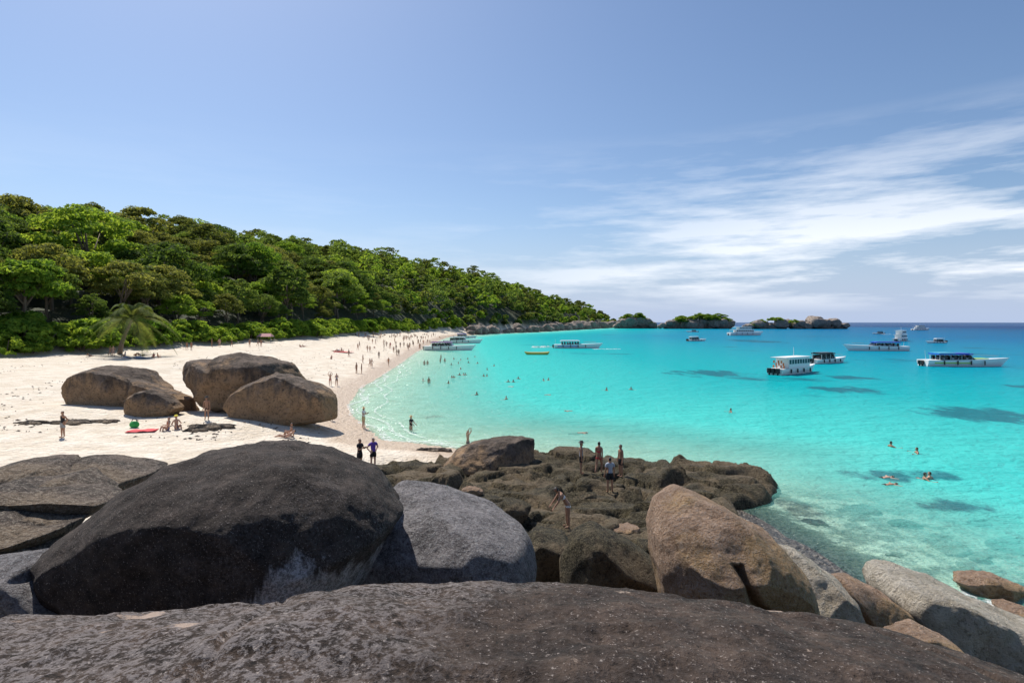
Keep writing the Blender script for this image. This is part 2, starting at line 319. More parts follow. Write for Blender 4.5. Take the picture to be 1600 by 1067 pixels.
# ---------------- boulders: closed rounded volumes ----------------
def boulder(name, outline, Y, thick, mat, label, cat='boulder', group=None, rough=0.06, power=2.4, n=96, rings=34, seed=0, fine=0.02, chop=9, fold=0, cleft=0, knobs=()):
    o = np.array(outline, float); c = (o.min(0) + o.max(0)) / 2
    s = Y / F
    ang = np.arctan2(-(o[:, 1] - c[1]), o[:, 0] - c[0])
    # resample the outline by arc length, smooth it a little
    per = np.vstack([o, o[:1]]); seg = np.hypot(*np.diff(per, axis=0).T); L = np.concatenate([[0], np.cumsum(seg)])
    u = np.linspace(0, L[-1], n, endpoint=False)
    ox = np.interp(u, L, per[:, 0]); oy = np.interp(u, L, per[:, 1])
    for _ in range(2):
        ox = (np.roll(ox, 1) + 2 * ox + np.roll(ox, -1)) / 4; oy = (np.roll(oy, 1) + 2 * oy + np.roll(oy, -1)) / 4
    rx = (ox - c[0]) * s; rz = -(oy - c[1]) * s
    V = []; Fc = []
    ph = np.linspace(-math.pi / 2, math.pi / 2, rings + 1)
    for p in ph[1:-1]:
        k = abs(math.cos(p)) ** (2 / power)
        dpt = math.copysign(abs(math.sin(p)) ** (2 / power), p) * thick
        for i in range(n): V.append((rx[i] * k, dpt, rz[i] * k))
    R = rings - 1
    for r in range(R - 1):
        for i in range(n):
            j = (i + 1) % n
            Fc.append((r * n + i, r * n + j, (r + 1) * n + j, (r + 1) * n + i))
    V.append((0, -thick, 0)); V.append((0, thick, 0)); a, b = len(V) - 2, len(V) - 1
    for i in range(n):
        j = (i + 1) % n
        Fc.append((a, j, i)); Fc.append((b, (R - 1) * n + i, (R - 1) * n + j))
    V = np.array(V); size = min(np.ptp(rx), np.ptp(rz), 2 * thick)
    rc = np.random.default_rng(seed + 500)
    for _ in range(chop):                                        # broken-off faces
        nv = rc.normal(0, 1, 3) * A_([.55, 1.5, .5]); nv /= np.linalg.norm(nv); dv = V @ nv; lim = dv.max() * rc.uniform(.66, .86)
        V = V - (np.maximum(dv - lim, 0) * .88)[:, None] * nv
    for ax_, rr_ in ((0, rx), (2, rz)):
        lo_, hi_ = V[:, ax_].min(), V[:, ax_].max(); V[:, ax_] = rr_.min() + (V[:, ax_] - lo_) * np.ptp(rr_) / (hi_ - lo_)
    nn = V / (np.linalg.norm(V, axis=1, keepdims=True) + 1e-9)
    if fold:
        wv = V[:, 2] * 5.5 + V[:, 0] * .5 + 1.6 * fbm(V * .6 + 3, 3); V = V + nn * (fold * (np.abs(np.sin(wv)) ** .6 - .6))[:, None]
    for (bx, bz, br, ba) in knobs:
        V = V - A_([0, 1, 0]) * (ba * np.exp(-((V[:, 0] - bx) ** 2 + ((V[:, 2] - bz) * .7) ** 2) / br ** 2) * (V[:, 1] < 0))[:, None]
    if cleft:
        dv = np.abs(V[:, 0] * .85 + V[:, 2] * .55 - .1 + .28 * vnoise(V * 1.1 + 2)); V = V - nn * (cleft * np.exp(-(dv / .09) ** 2) * (V[:, 2] < .75))[:, None]
    q = V / size * 2.2 + seed * 13.7
    rid = 0.5 - np.abs(vnoise(q * 0.8 + 5.1))
    V = V + nn * ((fbm(q, 6) * 0.5 + rid * 0.45) * rough * size)[:, None]
    V = V + nn * (fbm(V * 2.6 + seed, 4) * fine)[:, None]
    ob = mesh_obj(name, V, Fc, mat)
    ob.location = ((c[0] - 800) * s, Y, H - (c[1] - HY) * s)
    tag(ob, label, cat, group)
    return ob
B = boulder
cx = A_([-900, -300, 0, 150, 400, 560, 730, 900, 1100, 1330, 1600, 1900, 2400.]); cy = A_([1010, 985, 966, 960, 938, 911, 902, 905, 925, 970, 1056, 1190, 1450.])
YC = 4.2; CX = (cx - 800) / F * YC; CZ = H - (cy - HY) / F * YC
_x = np.arange(-9, 7.5, .03); _y = np.arange(.2, 8.2, .03); gx, gy = np.meshgrid(_x, _y); qx, qy = gx.ravel(), gy.ravel()
zc = np.interp(qx, CX, CZ); zc = zc - .05
dy_ = qy - YC; fz = np.where(dy_ > 0, zc - .45 * dy_ - .16 * dy_ ** 2, zc - .45 * dy_ - .105 * dy_ ** 2)
pn = np.stack([qx, qy, 0 * qx], 1); fz = fz + .075 * fbm(pn * .7, 7) + .018 * fbm(pn * 7, 4) - .03 * sm((vnoise(pn * 1.7 + 9) - .35) / .1) - .05 * sm(1 - np.abs(vnoise(pn * .55 + 4.2)) / .035) - .6 * sm((np.abs(qx + .8) - 7) / 1.3)
idx = np.arange(len(qx)).reshape(len(_y), len(_x)); q = np.stack([idx[:-1, :-1], idx[:-1, 1:], idx[1:, 1:], idx[1:, :-1]], -1).reshape(-1, 4)
rim = np.concatenate([idx[0], idx[1:, -1], idx[-1, -2::-1], idx[-2:0:-1, 0]]); nb0 = len(qx)
low = np.stack([qx[rim], qy[rim], np.full(len(rim), 2.2)], 1); m_ = len(rim)
sk_ = np.stack([rim, nb0 + np.arange(m_), nb0 + (np.arange(m_) + 1) % m_, np.roll(rim, -1)], 1)
tag(mesh_obj('foreground_rock', np.concatenate([np.stack([qx, qy, fz], 1), low]), np.concatenate([q, sk_]), M_FORE), 'broad dark rough rock slab filling the bottom of the picture', 'rock')
B('dome_boulder', [(112, 866), (138, 824), (215, 768), (300, 715), (400, 697), (500, 702), (580, 745), (628, 800), (600, 850), (560, 930), (520, 1010), (300, 1030), (175, 985), (130, 925)], 10.5, 2.6, M_DARK,
  'huge black domed boulder with a pale streak on its shaded face', rough=0.07, n=420, rings=180, seed=2, fine=0.035, chop=4, knobs=((-2.3, -.5, .40, .85),))
B('grey_boulder', [(540, 900), (575, 840), (615, 775), (690, 790), (770, 815), (815, 840), (830, 880), (828, 960), (700, 1000), (560, 990)], 11.7, 2.3, M_GREY,
  'smooth grey boulder leaning against the black domed boulder', seed=3, n=140, rings=60)
B('cleft_boulder', [(1016, 825), (1030, 790), (1068, 770), (1122, 787), (1190, 833), (1235, 875), (1250, 930), (1240, 1000), (1060, 1010), (1035, 920), (1020, 870)], 12.2, 1.9, M_BROWN,
  'large brown boulder with a deep cleft beside the water', seed=4, n=260, rings=130, chop=5, cleft=.32)
B('barnacled_rock', [(1215, 850), (1260, 870), (1300, 905), (1330, 975), (1300, 1020), (1220, 1000), (1200, 900)], 13.4, 2.0, M_PALE,
  'pale barnacled rock leaning behind the brown cleft boulder', 'rock', seed=5, power=2.2, chop=5, n=160, rings=80, rough=.09, fine=.05)
B('reddish_rock', [(1298, 893), (1340, 905), (1400, 945), (1420, 985), (1370, 1010), (1310, 985)], 14.5, 1.2, M_BROWN,
  'dark reddish rock wedged between two pale rocks at the water', 'rock', seed=6, rough=0.14)
B('white_rock', [(1390, 930), (1402, 907), (1440, 906), (1500, 928), (1570, 962), (1680, 1010), (1690, 1110), (1560, 1080), (1470, 1040), (1410, 990)], 15.0, 2.9, M_PALE,
  'long pale flat-topped rock at the right edge above the water', 'rock', seed=7, power=2.2, chop=5, n=180, rings=90, rough=.09, fine=.05)
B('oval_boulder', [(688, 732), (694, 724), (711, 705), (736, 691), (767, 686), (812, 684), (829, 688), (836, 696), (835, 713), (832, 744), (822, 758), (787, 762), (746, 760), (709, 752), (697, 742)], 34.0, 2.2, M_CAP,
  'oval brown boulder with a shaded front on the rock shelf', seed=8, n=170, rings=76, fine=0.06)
B('dark_shore_boulder', [(872, 880), (895, 835), (925, 822), (980, 845), (1040, 890), (1045, 940), (880, 940)], 14.5, 1.4, M_OLIVE,
  'dark olive boulder in front of the bending bather', seed=9)
B('shaded_shore_boulder', [(818, 850), (840, 830), (885, 840), (900, 870), (890, 910), (825, 905)], 16.5, 1.3, M_OLIVE,
  'small shaded olive boulder beside the grey boulder', seed=10)
lay = bpy.data.objects.new('layered_rock', None); sc.collection.objects.link(lay); lay.location = (-12.5, 14, 1.2); tag(lay, 'layered grey brown rock with deep folds at the left edge', 'rock')
for k, (pl_, Y_, th_) in enumerate([([(-22, 740), (17, 725), (51, 720), (93, 722), (121, 740), (84, 755), (28, 756), (-22, 759)], 16.0, 1.5), ([(84, 725), (118, 720), (157, 722), (197, 731), (236, 739), (214, 764), (169, 764), (118, 750)], 16.8, 1.8), ([(-22, 762), (28, 754), (79, 752), (118, 741), (169, 777), (126, 781), (28, 776), (-22, 776)], 14.8, 1.3), ([(-22, 770), (8, 754), (70, 767), (126, 772), (169, 783), (135, 808), (70, 801), (-22, 798)], 13.8, 1.3), ([(-22, 792), (70, 798), (126, 809), (101, 823), (42, 819), (-22, 815)], 13.2, 1.1), ([(-22, 804), (17, 806), (56, 823), (101, 821), (82, 857), (42, 849), (-22, 846)], 12.6, 1.2), ([(-22, 846), (28, 852), (69, 864), (67, 894), (-22, 894)], 12.0, 1.2)]):
    bo = B('rock_bed', pl_, Y_, th_, M_BEACH, None, None, None, rough=.10, seed=300 + k, n=120, rings=56, chop=3, fine=.04, fold=.13)
    bo.location = (bo.location.x + 12.5, bo.location.y - 14, bo.location.z - 1.2); bo.parent = lay
B('lower_left_rock', [(-80, 885), (60, 880), (100, 930), (140, 960), (100, 1010), (-80, 1010)], 9.0, 1.2, M_GREY,
  'low grey rock under the left end of the black dome', 'rock', seed=12, fold=.12, n=160, rings=70)
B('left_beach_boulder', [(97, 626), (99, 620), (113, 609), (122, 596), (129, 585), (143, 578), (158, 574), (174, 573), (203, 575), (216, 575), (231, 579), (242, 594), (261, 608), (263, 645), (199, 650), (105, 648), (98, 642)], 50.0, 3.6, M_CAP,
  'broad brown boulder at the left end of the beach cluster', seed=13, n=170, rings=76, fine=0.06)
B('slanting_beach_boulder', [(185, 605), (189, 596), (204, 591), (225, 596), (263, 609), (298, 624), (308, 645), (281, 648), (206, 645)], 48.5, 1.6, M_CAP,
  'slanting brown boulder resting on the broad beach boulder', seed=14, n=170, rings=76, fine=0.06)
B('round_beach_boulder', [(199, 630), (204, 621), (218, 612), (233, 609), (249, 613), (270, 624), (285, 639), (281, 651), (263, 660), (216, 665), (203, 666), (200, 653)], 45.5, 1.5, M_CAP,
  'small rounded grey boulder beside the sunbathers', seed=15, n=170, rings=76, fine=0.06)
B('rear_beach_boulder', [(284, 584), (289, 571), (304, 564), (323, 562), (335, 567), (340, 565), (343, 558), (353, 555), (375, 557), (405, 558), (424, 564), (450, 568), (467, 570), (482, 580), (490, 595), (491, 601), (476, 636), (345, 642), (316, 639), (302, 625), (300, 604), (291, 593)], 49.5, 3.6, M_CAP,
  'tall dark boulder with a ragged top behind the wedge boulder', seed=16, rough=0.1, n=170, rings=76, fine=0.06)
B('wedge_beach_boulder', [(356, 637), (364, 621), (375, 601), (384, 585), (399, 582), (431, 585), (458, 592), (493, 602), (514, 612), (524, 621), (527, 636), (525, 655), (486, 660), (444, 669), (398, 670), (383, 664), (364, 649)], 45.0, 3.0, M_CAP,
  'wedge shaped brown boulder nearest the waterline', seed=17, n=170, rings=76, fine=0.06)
SHELF = A_([(-9, 33.5), (-4, 36), (1.7, 38), (8.2, 36.3), (12, 34.6), (15.6, 32.6), (13.6, 28.8), (10.5, 26.8), (9.5, 22), (8.5, 15), (-7, 14), (-9, 22), (-10, 29)])
_r = np.random.default_rng(21)
SEED = np.stack([_r.uniform(-11, 17, 210), _r.uniform(13, 39, 210)], 1); SZ = _r.uniform(-.26, .26, 210); ST = _r.normal(0, .16, (210, 2))
def shelf_h(x, y):
    p = np.stack([x, y], 1); wp = p + .55 * np.stack([vnoise(np.stack([x * .7, y * .7, 0 * x + 3], 1)), vnoise(np.stack([x * .7, y * .7, 0 * x + 9], 1))], 1)
    q = wp[:, None, :] - SEED[None]; c, s_ = math.cos(.35), math.sin(.35); u = (q[..., 0] * c - q[..., 1] * s_) * .55; v = q[..., 0] * s_ + q[..., 1] * c
    D = np.hypot(u, v); o = np.argsort(D, 1)[:, :2]; ar = np.arange(len(x)); d1, d2 = D[ar, o[:, 0]], D[ar, o[:, 1]]
    k = o[:, 0]; blk = SZ[k] + (q[ar, k] * ST[k]).sum(1)
    w = sm((d2 - d1) / .5); z = .76 + .32 * sm((29 - y) / 6) + blk * w * .8 - .42 * (1 - sm((d2 - d1) / .28)) + .16 * fbm(np.stack([x * .9, y * .9, 0 * x], 1), 5)
    tz_ = z / .24; z = .24 * (np.floor(tz_) + sm((tz_ - np.floor(tz_) - .55) / .4)) * .7 + z * .3
    d = np.full(len(p), 1e9); ins = np.zeros(len(p), bool)
    for a in range(len(SHELF)):
        A0, B0 = SHELF[a], SHELF[(a + 1) % len(SHELF)]; ab = B0 - A0; t_ = np.clip(((p - A0) @ ab) / (ab @ ab), 0, 1); d = np.minimum(d, np.hypot(*(p - (A0 + t_[:, None] * ab)).T))
        ins ^= ((A0[1] > y) != (B0[1] > y)) & (x < (B0[0] - A0[0]) * (y - A0[1]) / (B0[1] - A0[1] + 1e-12) + A0[0])
    d = np.where(ins, d, -d) + .5 * vnoise(np.stack([x * .8, y * .8, 0 * x], 1))
    return z * sm(d / 1.1) - 1.2 * (1 - sm((d + .6) / 1.1))
_x = np.arange(-11, 17, .13); _y = np.arange(13, 39.5, .13); gx, gy = np.meshgrid(_x, _y); sx_, sy_ = gx.ravel(), gy.ravel()
sz_ = np.concatenate([shelf_h(a, b) for a, b in zip(np.array_split(sx_, 40), np.array_split(sy_, 40))])
idx = np.arange(len(sx_)).reshape(len(_y), len(_x)); q = np.stack([idx[:-1, :-1], idx[:-1, 1:], idx[1:, 1:], idx[1:, :-1]], -1).reshape(-1, 4)
q = q[(sz_[q] > -1.15).any(1)]
used = np.unique(q); rm = np.zeros(len(sx_), int); rm[used] = np.arange(len(used))
tag(mesh_obj('rock_shelf', np.stack([sx_, sy_, sz_], 1)[used], rm[q], M_OLIVE), 'dark fissured rock shelf reaching from the sand into the turquoise water', 'rock')
# loose rocks lying on the shelf and along its seaward foot
_r = np.random.default_rng(33)
for k in range(15):
    x = _r.uniform(-7, 9); y = _r.uniform(17, 27); z = float(shelf_h(A_([x]), A_([y]))[0]); rad = _r.uniform(.3, .7); px = 800 + x / y * F; py = HY + (H - z - rad * .3) / y * F; s1 = rad * F / y
    an = np.sort(_r.uniform(0, 6.28, 9)); ol = [(px + s1 * 1.3 * math.cos(a) * _r.uniform(.8, 1.1), py - s1 * .75 * math.sin(a) * _r.uniform(.8, 1.1)) for a in an[::-1]]
    B('shore_rock', ol, y, rad * .9, [M_OLIVE, M_BEACH, M_BROWN][k % 3], 'loose %s rock among the fissures of the rock shelf' % ['olive', 'brown', 'reddish'][k % 3], 'rock', 'loose %s rocks on the shelf' % ['olive', 'brown', 'reddish'][k % 3], rough=.22, seed=50 + k, n=40, rings=18, power=3)
# boulders lining the foot of the headland
for k in range(54):
    u = k / 53; Y = 395 + 560 * u ** 1.1; rad = _r.uniform(2.0, 5.5) * (1 + .5 * u); X = np.interp(Y, [395, 430, 510, 700, 930, 1000], [-30, -22, 17, 80, 167, 190]) - _r.uniform(-2, 5); px = 800 + X / Y * F; py = HY + (H - rad * .5) / Y * F; s1 = rad * F / Y
    ol = [(px + s1 * 1.4 * math.cos(a) * _r.uniform(.75, 1.15), py - s1 * math.sin(a) * _r.uniform(.75, 1.2)) for a in np.linspace(0, 6.28, 10)[:-1]]
    B('headland_boulder', ol, Y, rad, M_FAR, 'grey brown boulder on the headland shore ' + ('near the beached speedboats', 'above the moving speedboat', 'near the headland tip')[k // 18], 'boulder', 'boulders along the headland', rough=.2, seed=90 + k, n=30, rings=14, power=3)
# rocky islets beyond the bay (built after the shrubs they carry)
ISLETS = []
for i, (ol, Y, th, lab) in enumerate([
    ([(960, 505), (975, 490), (1000, 488), (1026, 502), (1020, 512), (965, 512)], 820, 30, 'low wooded islet next to the headland'),
    ([(1025, 508), (1050, 494), (1090, 488), (1130, 489), (1155, 503), (1150, 512), (1030, 512)], 780, 35, 'rocky islet with a green cap in the middle of the horizon'),
    ([(1160, 508), (1190, 494), (1220, 491), (1245, 498), (1275, 485), (1300, 491), (1328, 505), (1320, 511), (1165, 511)], 760, 30, 'bare rocky islet farthest right on the horizon')]):
    ISLETS.append((ol, Y, lab, i))

# ---------------- forest ----------------
def plain(name, col, rough=0.6, var=0.12, scale=3.0, metal=0.0):
    t = NT(name); tcn = t.node('ShaderNodeTexCoord'); n = t.noise(tcn.outputs['Object'], scale, 3)
    c = t.mix(n, tuple(v * (1 - var) for v in col), tuple(min(1, v * (1 + var)) for v in col))
    b = t.node('ShaderNodeBsdfPrincipled'); b.inputs['Roughness'].default_value = rough; b.inputs['Metallic'].default_value = metal
    t.link(c, b.inputs['Base Color']); t.link(b.outputs['BSDF'], t.out.inputs['Surface']); return t.m
def leaf_mat(name, a, b_, trans=0.3):
    t = NT(name); g = t.node('ShaderNodeNewGeometry'); oi = t.node('ShaderNodeObjectInfo')
    n = t.noise(g.outputs['Position'], 0.16, 3, 0.6)
    f = t.math('ADD', t.math('MULTIPLY', n, 0.7), t.math('MULTIPLY', g.outputs['Random Per Island'], 0.35))
    f = t.math('ADD', f, t.math('MULTIPLY', t.math('SUBTRACT', oi.outputs['Random'], 0.5), 0.4))
    c = t.ramp(f, [(0.25, a), (0.8, b_)])
    d = t.node('ShaderNodeBsdfPrincipled'); d.inputs['Roughness'].default_value = 0.75; d.inputs['Specular IOR Level'].default_value = 0.12; t.link(c, d.inputs['Base Color'])
    tl = t.node('ShaderNodeBsdfTranslucent'); t.link(t.ramp(f, [(0.25, (a[0] * 2.0, a[1] * 1.8, a[2])), (0.8, (min(.5, b_[0] * 1.9), min(.55, b_[1] * 1.7), b_[2]))]), tl.inputs['Color'])
    m = t.node('ShaderNodeMixShader'); m.inputs['Fac'].default_value = trans
    t.link(d.outputs['BSDF'], m.inputs[1]); t.link(tl.outputs['BSDF'], m.inputs[2]); t.link(m.outputs['Shader'], t.out.inputs['Surface']); return t.m
M_LEAF = [leaf_mat('leaf_deep', (0.045, 0.085, 0.018), (0.15, 0.22, 0.05), 0.5), leaf_mat('leaf_olive', (0.06, 0.088, 0.022), (0.20, 0.22, 0.06), 0.5),
          leaf_mat('leaf_bright', (0.075, 0.16, 0.02), (0.24, 0.37, 0.05), 0.55)]
M_BARK = plain('bark', (0.16, 0.12, 0.09), 0.9, 0.3)
def leaves(cen, nrm, size, r):
    n = len(cen)
    w = nrm + r.normal(0, 0.55, (n, 3)); w /= np.linalg.norm(w, axis=1, keepdims=True)
    a = np.cross(w, r.normal(0, 1, (n, 3))); a /= np.linalg.norm(a, axis=1, keepdims=True) + 1e-9
    b = np.cross(w, a); sz = size * r.uniform(0.6, 1.3, (n, 1))
    V = np.stack([cen - a * sz, cen - b * sz * 0.45 + w * sz * 0.1, cen + a * sz, cen + b * sz * 0.45 + w * sz * 0.1], 1).reshape(-1, 3)
    return V, np.arange(n * 4).reshape(-1, 4)
def crown_leaves(r, R, Hc, z0, nclump, per, size, flat=1.0):
    cs, ns = [], []
    for k in range(nclump):
        th = r.uniform(0, 2 * math.pi); u = r.uniform(-0.25, 1); rad = math.sqrt(max(0, 1 - max(u, 0) ** 2)) * r.uniform(0.55, 1.05)
        c = np.array([math.cos(th) * rad * R, math.sin(th) * rad * R, z0 + Hc * (0.25 + 0.7 * u)])
        cr = R * r.uniform(0.22, 0.38)
        v = r.normal(0, 1, (per, 3)); v /= np.linalg.norm(v, axis=1, keepdims=True); v[:, 2] = np.abs(v[:, 2]) * 1.0 - 0.25
        cs.append(c + v * cr * np.array([1, 1, 0.62 * flat]) * r.uniform(0.6, 1.0, (per, 1))); ns.append(v + np.array([0, 0, 0.5]))
    return leaves(np.concatenate(cs), np.concatenate(ns), size, r)
def tube(pts, rad, k=7):
    pts = np.array(pts, float); V = []; Fc = []
    for i, p in enumerate(pts):
        d = pts[min(i + 1, len(pts) - 1)] - pts[max(i - 1, 0)]; d /= np.linalg.norm(d) + 1e-9
        a = np.cross(d, [0.31, 0.95, 0.1]); a /= np.linalg.norm(a); b = np.cross(d, a)
        for j in range(k):
            t_ = 2 * math.pi * j / k; V.append(p + rad[i] * (math.cos(t_) * a + math.sin(t_) * b))
    for i in range(len(pts) - 1):
        for j in range(k): Fc.append((i * k + j, i * k + (j + 1) % k, (i + 1) * k + (j + 1) % k, (i + 1) * k + j))
    Fc.append(tuple(range(k))[::-1]); Fc.append(tuple((len(pts) - 1) * k + j for j in range(k)))
    return V, Fc
def join(parts):
    V, Fc, o = [], [], 0
    for v, f in parts:
        V += [tuple(p) for p in v]; Fc += [tuple(int(i) + o for i in q) for q in f]; o += len(v)
    return V, Fc
def mk_mesh(name, V, Fc, mat, smooth=True):
    me = bpy.data.meshes.new(name); me.from_pydata([tuple(v) for v in V], [], [tuple(int(i) for i in f) for f in Fc])
    if smooth: me.polygons.foreach_set('use_smooth', [True] * len(me.polygons))
    me.materials.append(mat); me.update(); return me
PROTO = []
for k in range(9):
    r = np.random.default_rng(100 + k); R = r.uniform(4.2, 6.0); ht = r.uniform(9.5, 13); mi = [0, 1, 0, 2, 0, 1, 0, 1, 2][k]
    Hc = ht * r.uniform(0.55, 0.75)
    cV, cF = crown_leaves(r, R, Hc, ht - Hc, 62, 85, 0.34, r.uniform(0.7, 1.3))
    tp = [tube([(0, 0, -1.5), (r.normal(0, .2), r.normal(0, .2), ht * .3), (r.normal(0, .5), r.normal(0, .5), ht * .75)], [.32, .24, .08])]
    for _ in range(6):
        a = r.uniform(0, 6.28); tp.append(tube([(0, 0, ht * r.uniform(.2, .4)), (math.cos(a) * R * .4, math.sin(a) * R * .4, ht * .55), (math.cos(a) * R * .75, math.sin(a) * R * .75, ht * .75)], [.15, .1, .04], 5))
    PROTO.append((mk_mesh('crown', cV, cF, M_LEAF[mi], False), mk_mesh('trunk', *join(tp), M_BARK), ht, mi))
SPROTO = []
for k in range(4):
    r = np.random.default_rng(200 + k)
    cV, cF = crown_leaves(r, 2.4, 3.0, 0.0, 40, 50, 0.30, 1.2)
    tp = [tube([(0, 0, -0.6), (math.cos(a) * .6, math.sin(a) * .6, 1.0), (math.cos(a) * 1.4, math.sin(a) * 1.4, 2.2)], [.1, .07, .03], 5) for a in (0.3, 1.7, 3.1, 4.6)]
    SPROTO.append((mk_mesh('crown', cV, cF, M_LEAF[2], False), mk_mesh('trunk', *join(tp), M_BARK), 3.0, 2))
def link_mesh(name, me, parent=None):
    o = bpy.data.objects.new(name, me); sc.collection.objects.link(o)
    if parent: o.parent = parent
    return o
def put_tree(name, proto, x, y, z, s, rz, label, cat, group):
    e = bpy.data.objects.new(name, None); sc.collection.objects.link(e); e.empty_display_size = .3
    e.location = (x, y, z); e.scale = (s, s, s); e.rotation_euler = (0, 0, rz); tag(e, label, cat, group)
    link_mesh('crown', proto[0], e); link_mesh('trunk', proto[1], e)
    return e
# scatter the wood over the hillside
ORD = ['first', 'second', 'third', 'fourth', 'fifth', 'sixth', 'seventh', 'eighth', 'ninth', 'tenth', 'eleventh', 'twelfth', 'thirteenth', 'fourteenth', 'fifteenth', 'sixteenth', 'seventeenth', 'eighteenth', 'nineteenth', 'twentieth', 'twenty-first', 'twenty-second', 'twenty-third', 'twenty-fourth', 'twenty-fifth', 'twenty-sixth', 'twenty-seventh', 'twenty-eighth']
cand = []
r = np.random.default_rng(5)
N = 110000
yy = 55 * (1000 / 55) ** r.uniform(0, 1, N); xx = r.uniform(-1.05, 0.25, N) * yy - 6
zz, dd = terrain_h(xx, yy); tl = np.interp(yy, TLY, TLD); hd = dd - tl
ok = (hd > np.where(yy < 380, 8, 1.0)) & (hd < 240) & (xx > -0.98 * yy - 8); xx, yy, zz, hd = xx[ok], yy[ok], zz[ok], hd[ok]
cell = {}
for i in range(len(xx)):
    sp = 5.6 + 0.006 * yy[i] + 0.010 * hd[i]
    gx_, gy_ = int(xx[i] // 14), int(yy[i] // 14); clash = False
    for a in (-1, 0, 1):
        for b in (-1, 0, 1):
            for j in cell.get((gx_ + a, gy_ + b), ()):
                if (xx[i] - xx[j]) ** 2 + (yy[i] - yy[j]) ** 2 < sp * sp: clash = True; break
    if clash: continue
    cell.setdefault((gx_, gy_), []).append(i); cand.append(i)
cand.sort(key=lambda i: yy[i] + 0.25 * hd[i])
stuff = {0: [], 1: [], 2: []}; named = {}
kinds = ['dense deep green tree', 'olive brown spreading tree', 'bright green leafy tree']
def zone(px, h):
    wh = 'left of the palm' if px < 140 else 'above the palm' if px < 260 else 'above the beach boulders' if px < 400 else 'right of the beach boulders' if px < 530 else 'behind the middle beach' if px < 585 else 'behind the far beach' if px < 640 else 'near the speedboats' if px < 665 else 'beyond the speedboats'
    return ('at the forest edge ' if h < 14 else 'low on the hillside ' if h < 45 else 'on the middle slope ' if h < 95 else 'high on the ridge ') + (wh if h < 95 or px > 70 or px < 0 else 'above the far left shrubs')
for q_, i in enumerate(cand):
    s = (r.uniform(0.65, 1.25) if r.random() < .85 else r.uniform(1.35, 1.75)) * (0.75 if hd[i] < 10 else 1.0); k = r.integers(0, len(PROTO)); pr = PROTO[k]
    px = 800 + xx[i] / yy[i] * F
    if q_ < 300:
        lab = '%s %s' % (kinds[pr[3]], zone(px, hd[i])); named.setdefault(lab, []).append((px, put_tree('broadleaf_tree', pr, xx[i], yy[i], zz[i], s, r.uniform(0, 6.28), lab, 'tree', lab)))
    else:
        R = 5.0 * s; ht = 11 * s; big = 0.55 + 0.0011 * yy[i]
        v, f = crown_leaves(r, R, ht * .65, ht * .35, 26, 16, big, 1.0)
        stuff[pr[3]].append((v + np.array([xx[i], yy[i], zz[i]]), f))
def ordinals(table):
    for lab, lst in table.items():
        lst.sort(key=lambda e: e[0])
        if 1 < len(lst) <= len(ORD):
            for n_, (_, o) in enumerate(lst): o['label'] = lab + ', %s from left' % ORD[n_]
ordinals(named); named = {}
for mi, parts in stuff.items():
    if not parts: continue
    off = 0; VV = []; FF = []
    for v, f in parts: VV.append(v); FF.append(f + off); off += len(v)
    o = mesh_obj('distant_forest', np.concatenate(VV), np.concatenate(FF), M_LEAF[mi], smooth=False)
    tag(o, ['deep green', 'olive brown', 'bright green'][mi] + ' crowns of the distant wood covering the upper hill', 'forest', None, 'stuff')
# shrubs along the edge of the sand
k = 0; yv = 62.0
while yv < 420:
    row = np.linspace(-140, 40, 1500); dl = shore_dist(row, np.full(1500, yv)) - np.interp(yv, TLY, TLD)
    ix = np.where((dl[:-1] > 0) & (dl[1:] <= 0))[0]
    if len(ix):
        x0 = row[ix[-1]] - r.uniform(0.5, 3); z0 = terrain_h(np.array([x0]), np.array([yv]))[0][0]
        px = 800 + x0 / yv * F
        if px > -40:
            for dx in (0, r.uniform(2, 4.5)):
                lab = 'low glossy green shrub on the sand edge ' + zone(px, 0).replace('at the forest edge ', '').replace('above', 'near')
                named.setdefault(lab, []).append((px - dx, put_tree('beach_shrub', SPROTO[k % 4], x0 - dx, yv + dx * .3, z0, r.uniform(0.8, 1.5) * (1.25 if dx else .8), r.uniform(0, 6.28), lab, 'shrub', lab))); k += 1
    yv += 2.2 + yv * 0.012
ordinals(named)

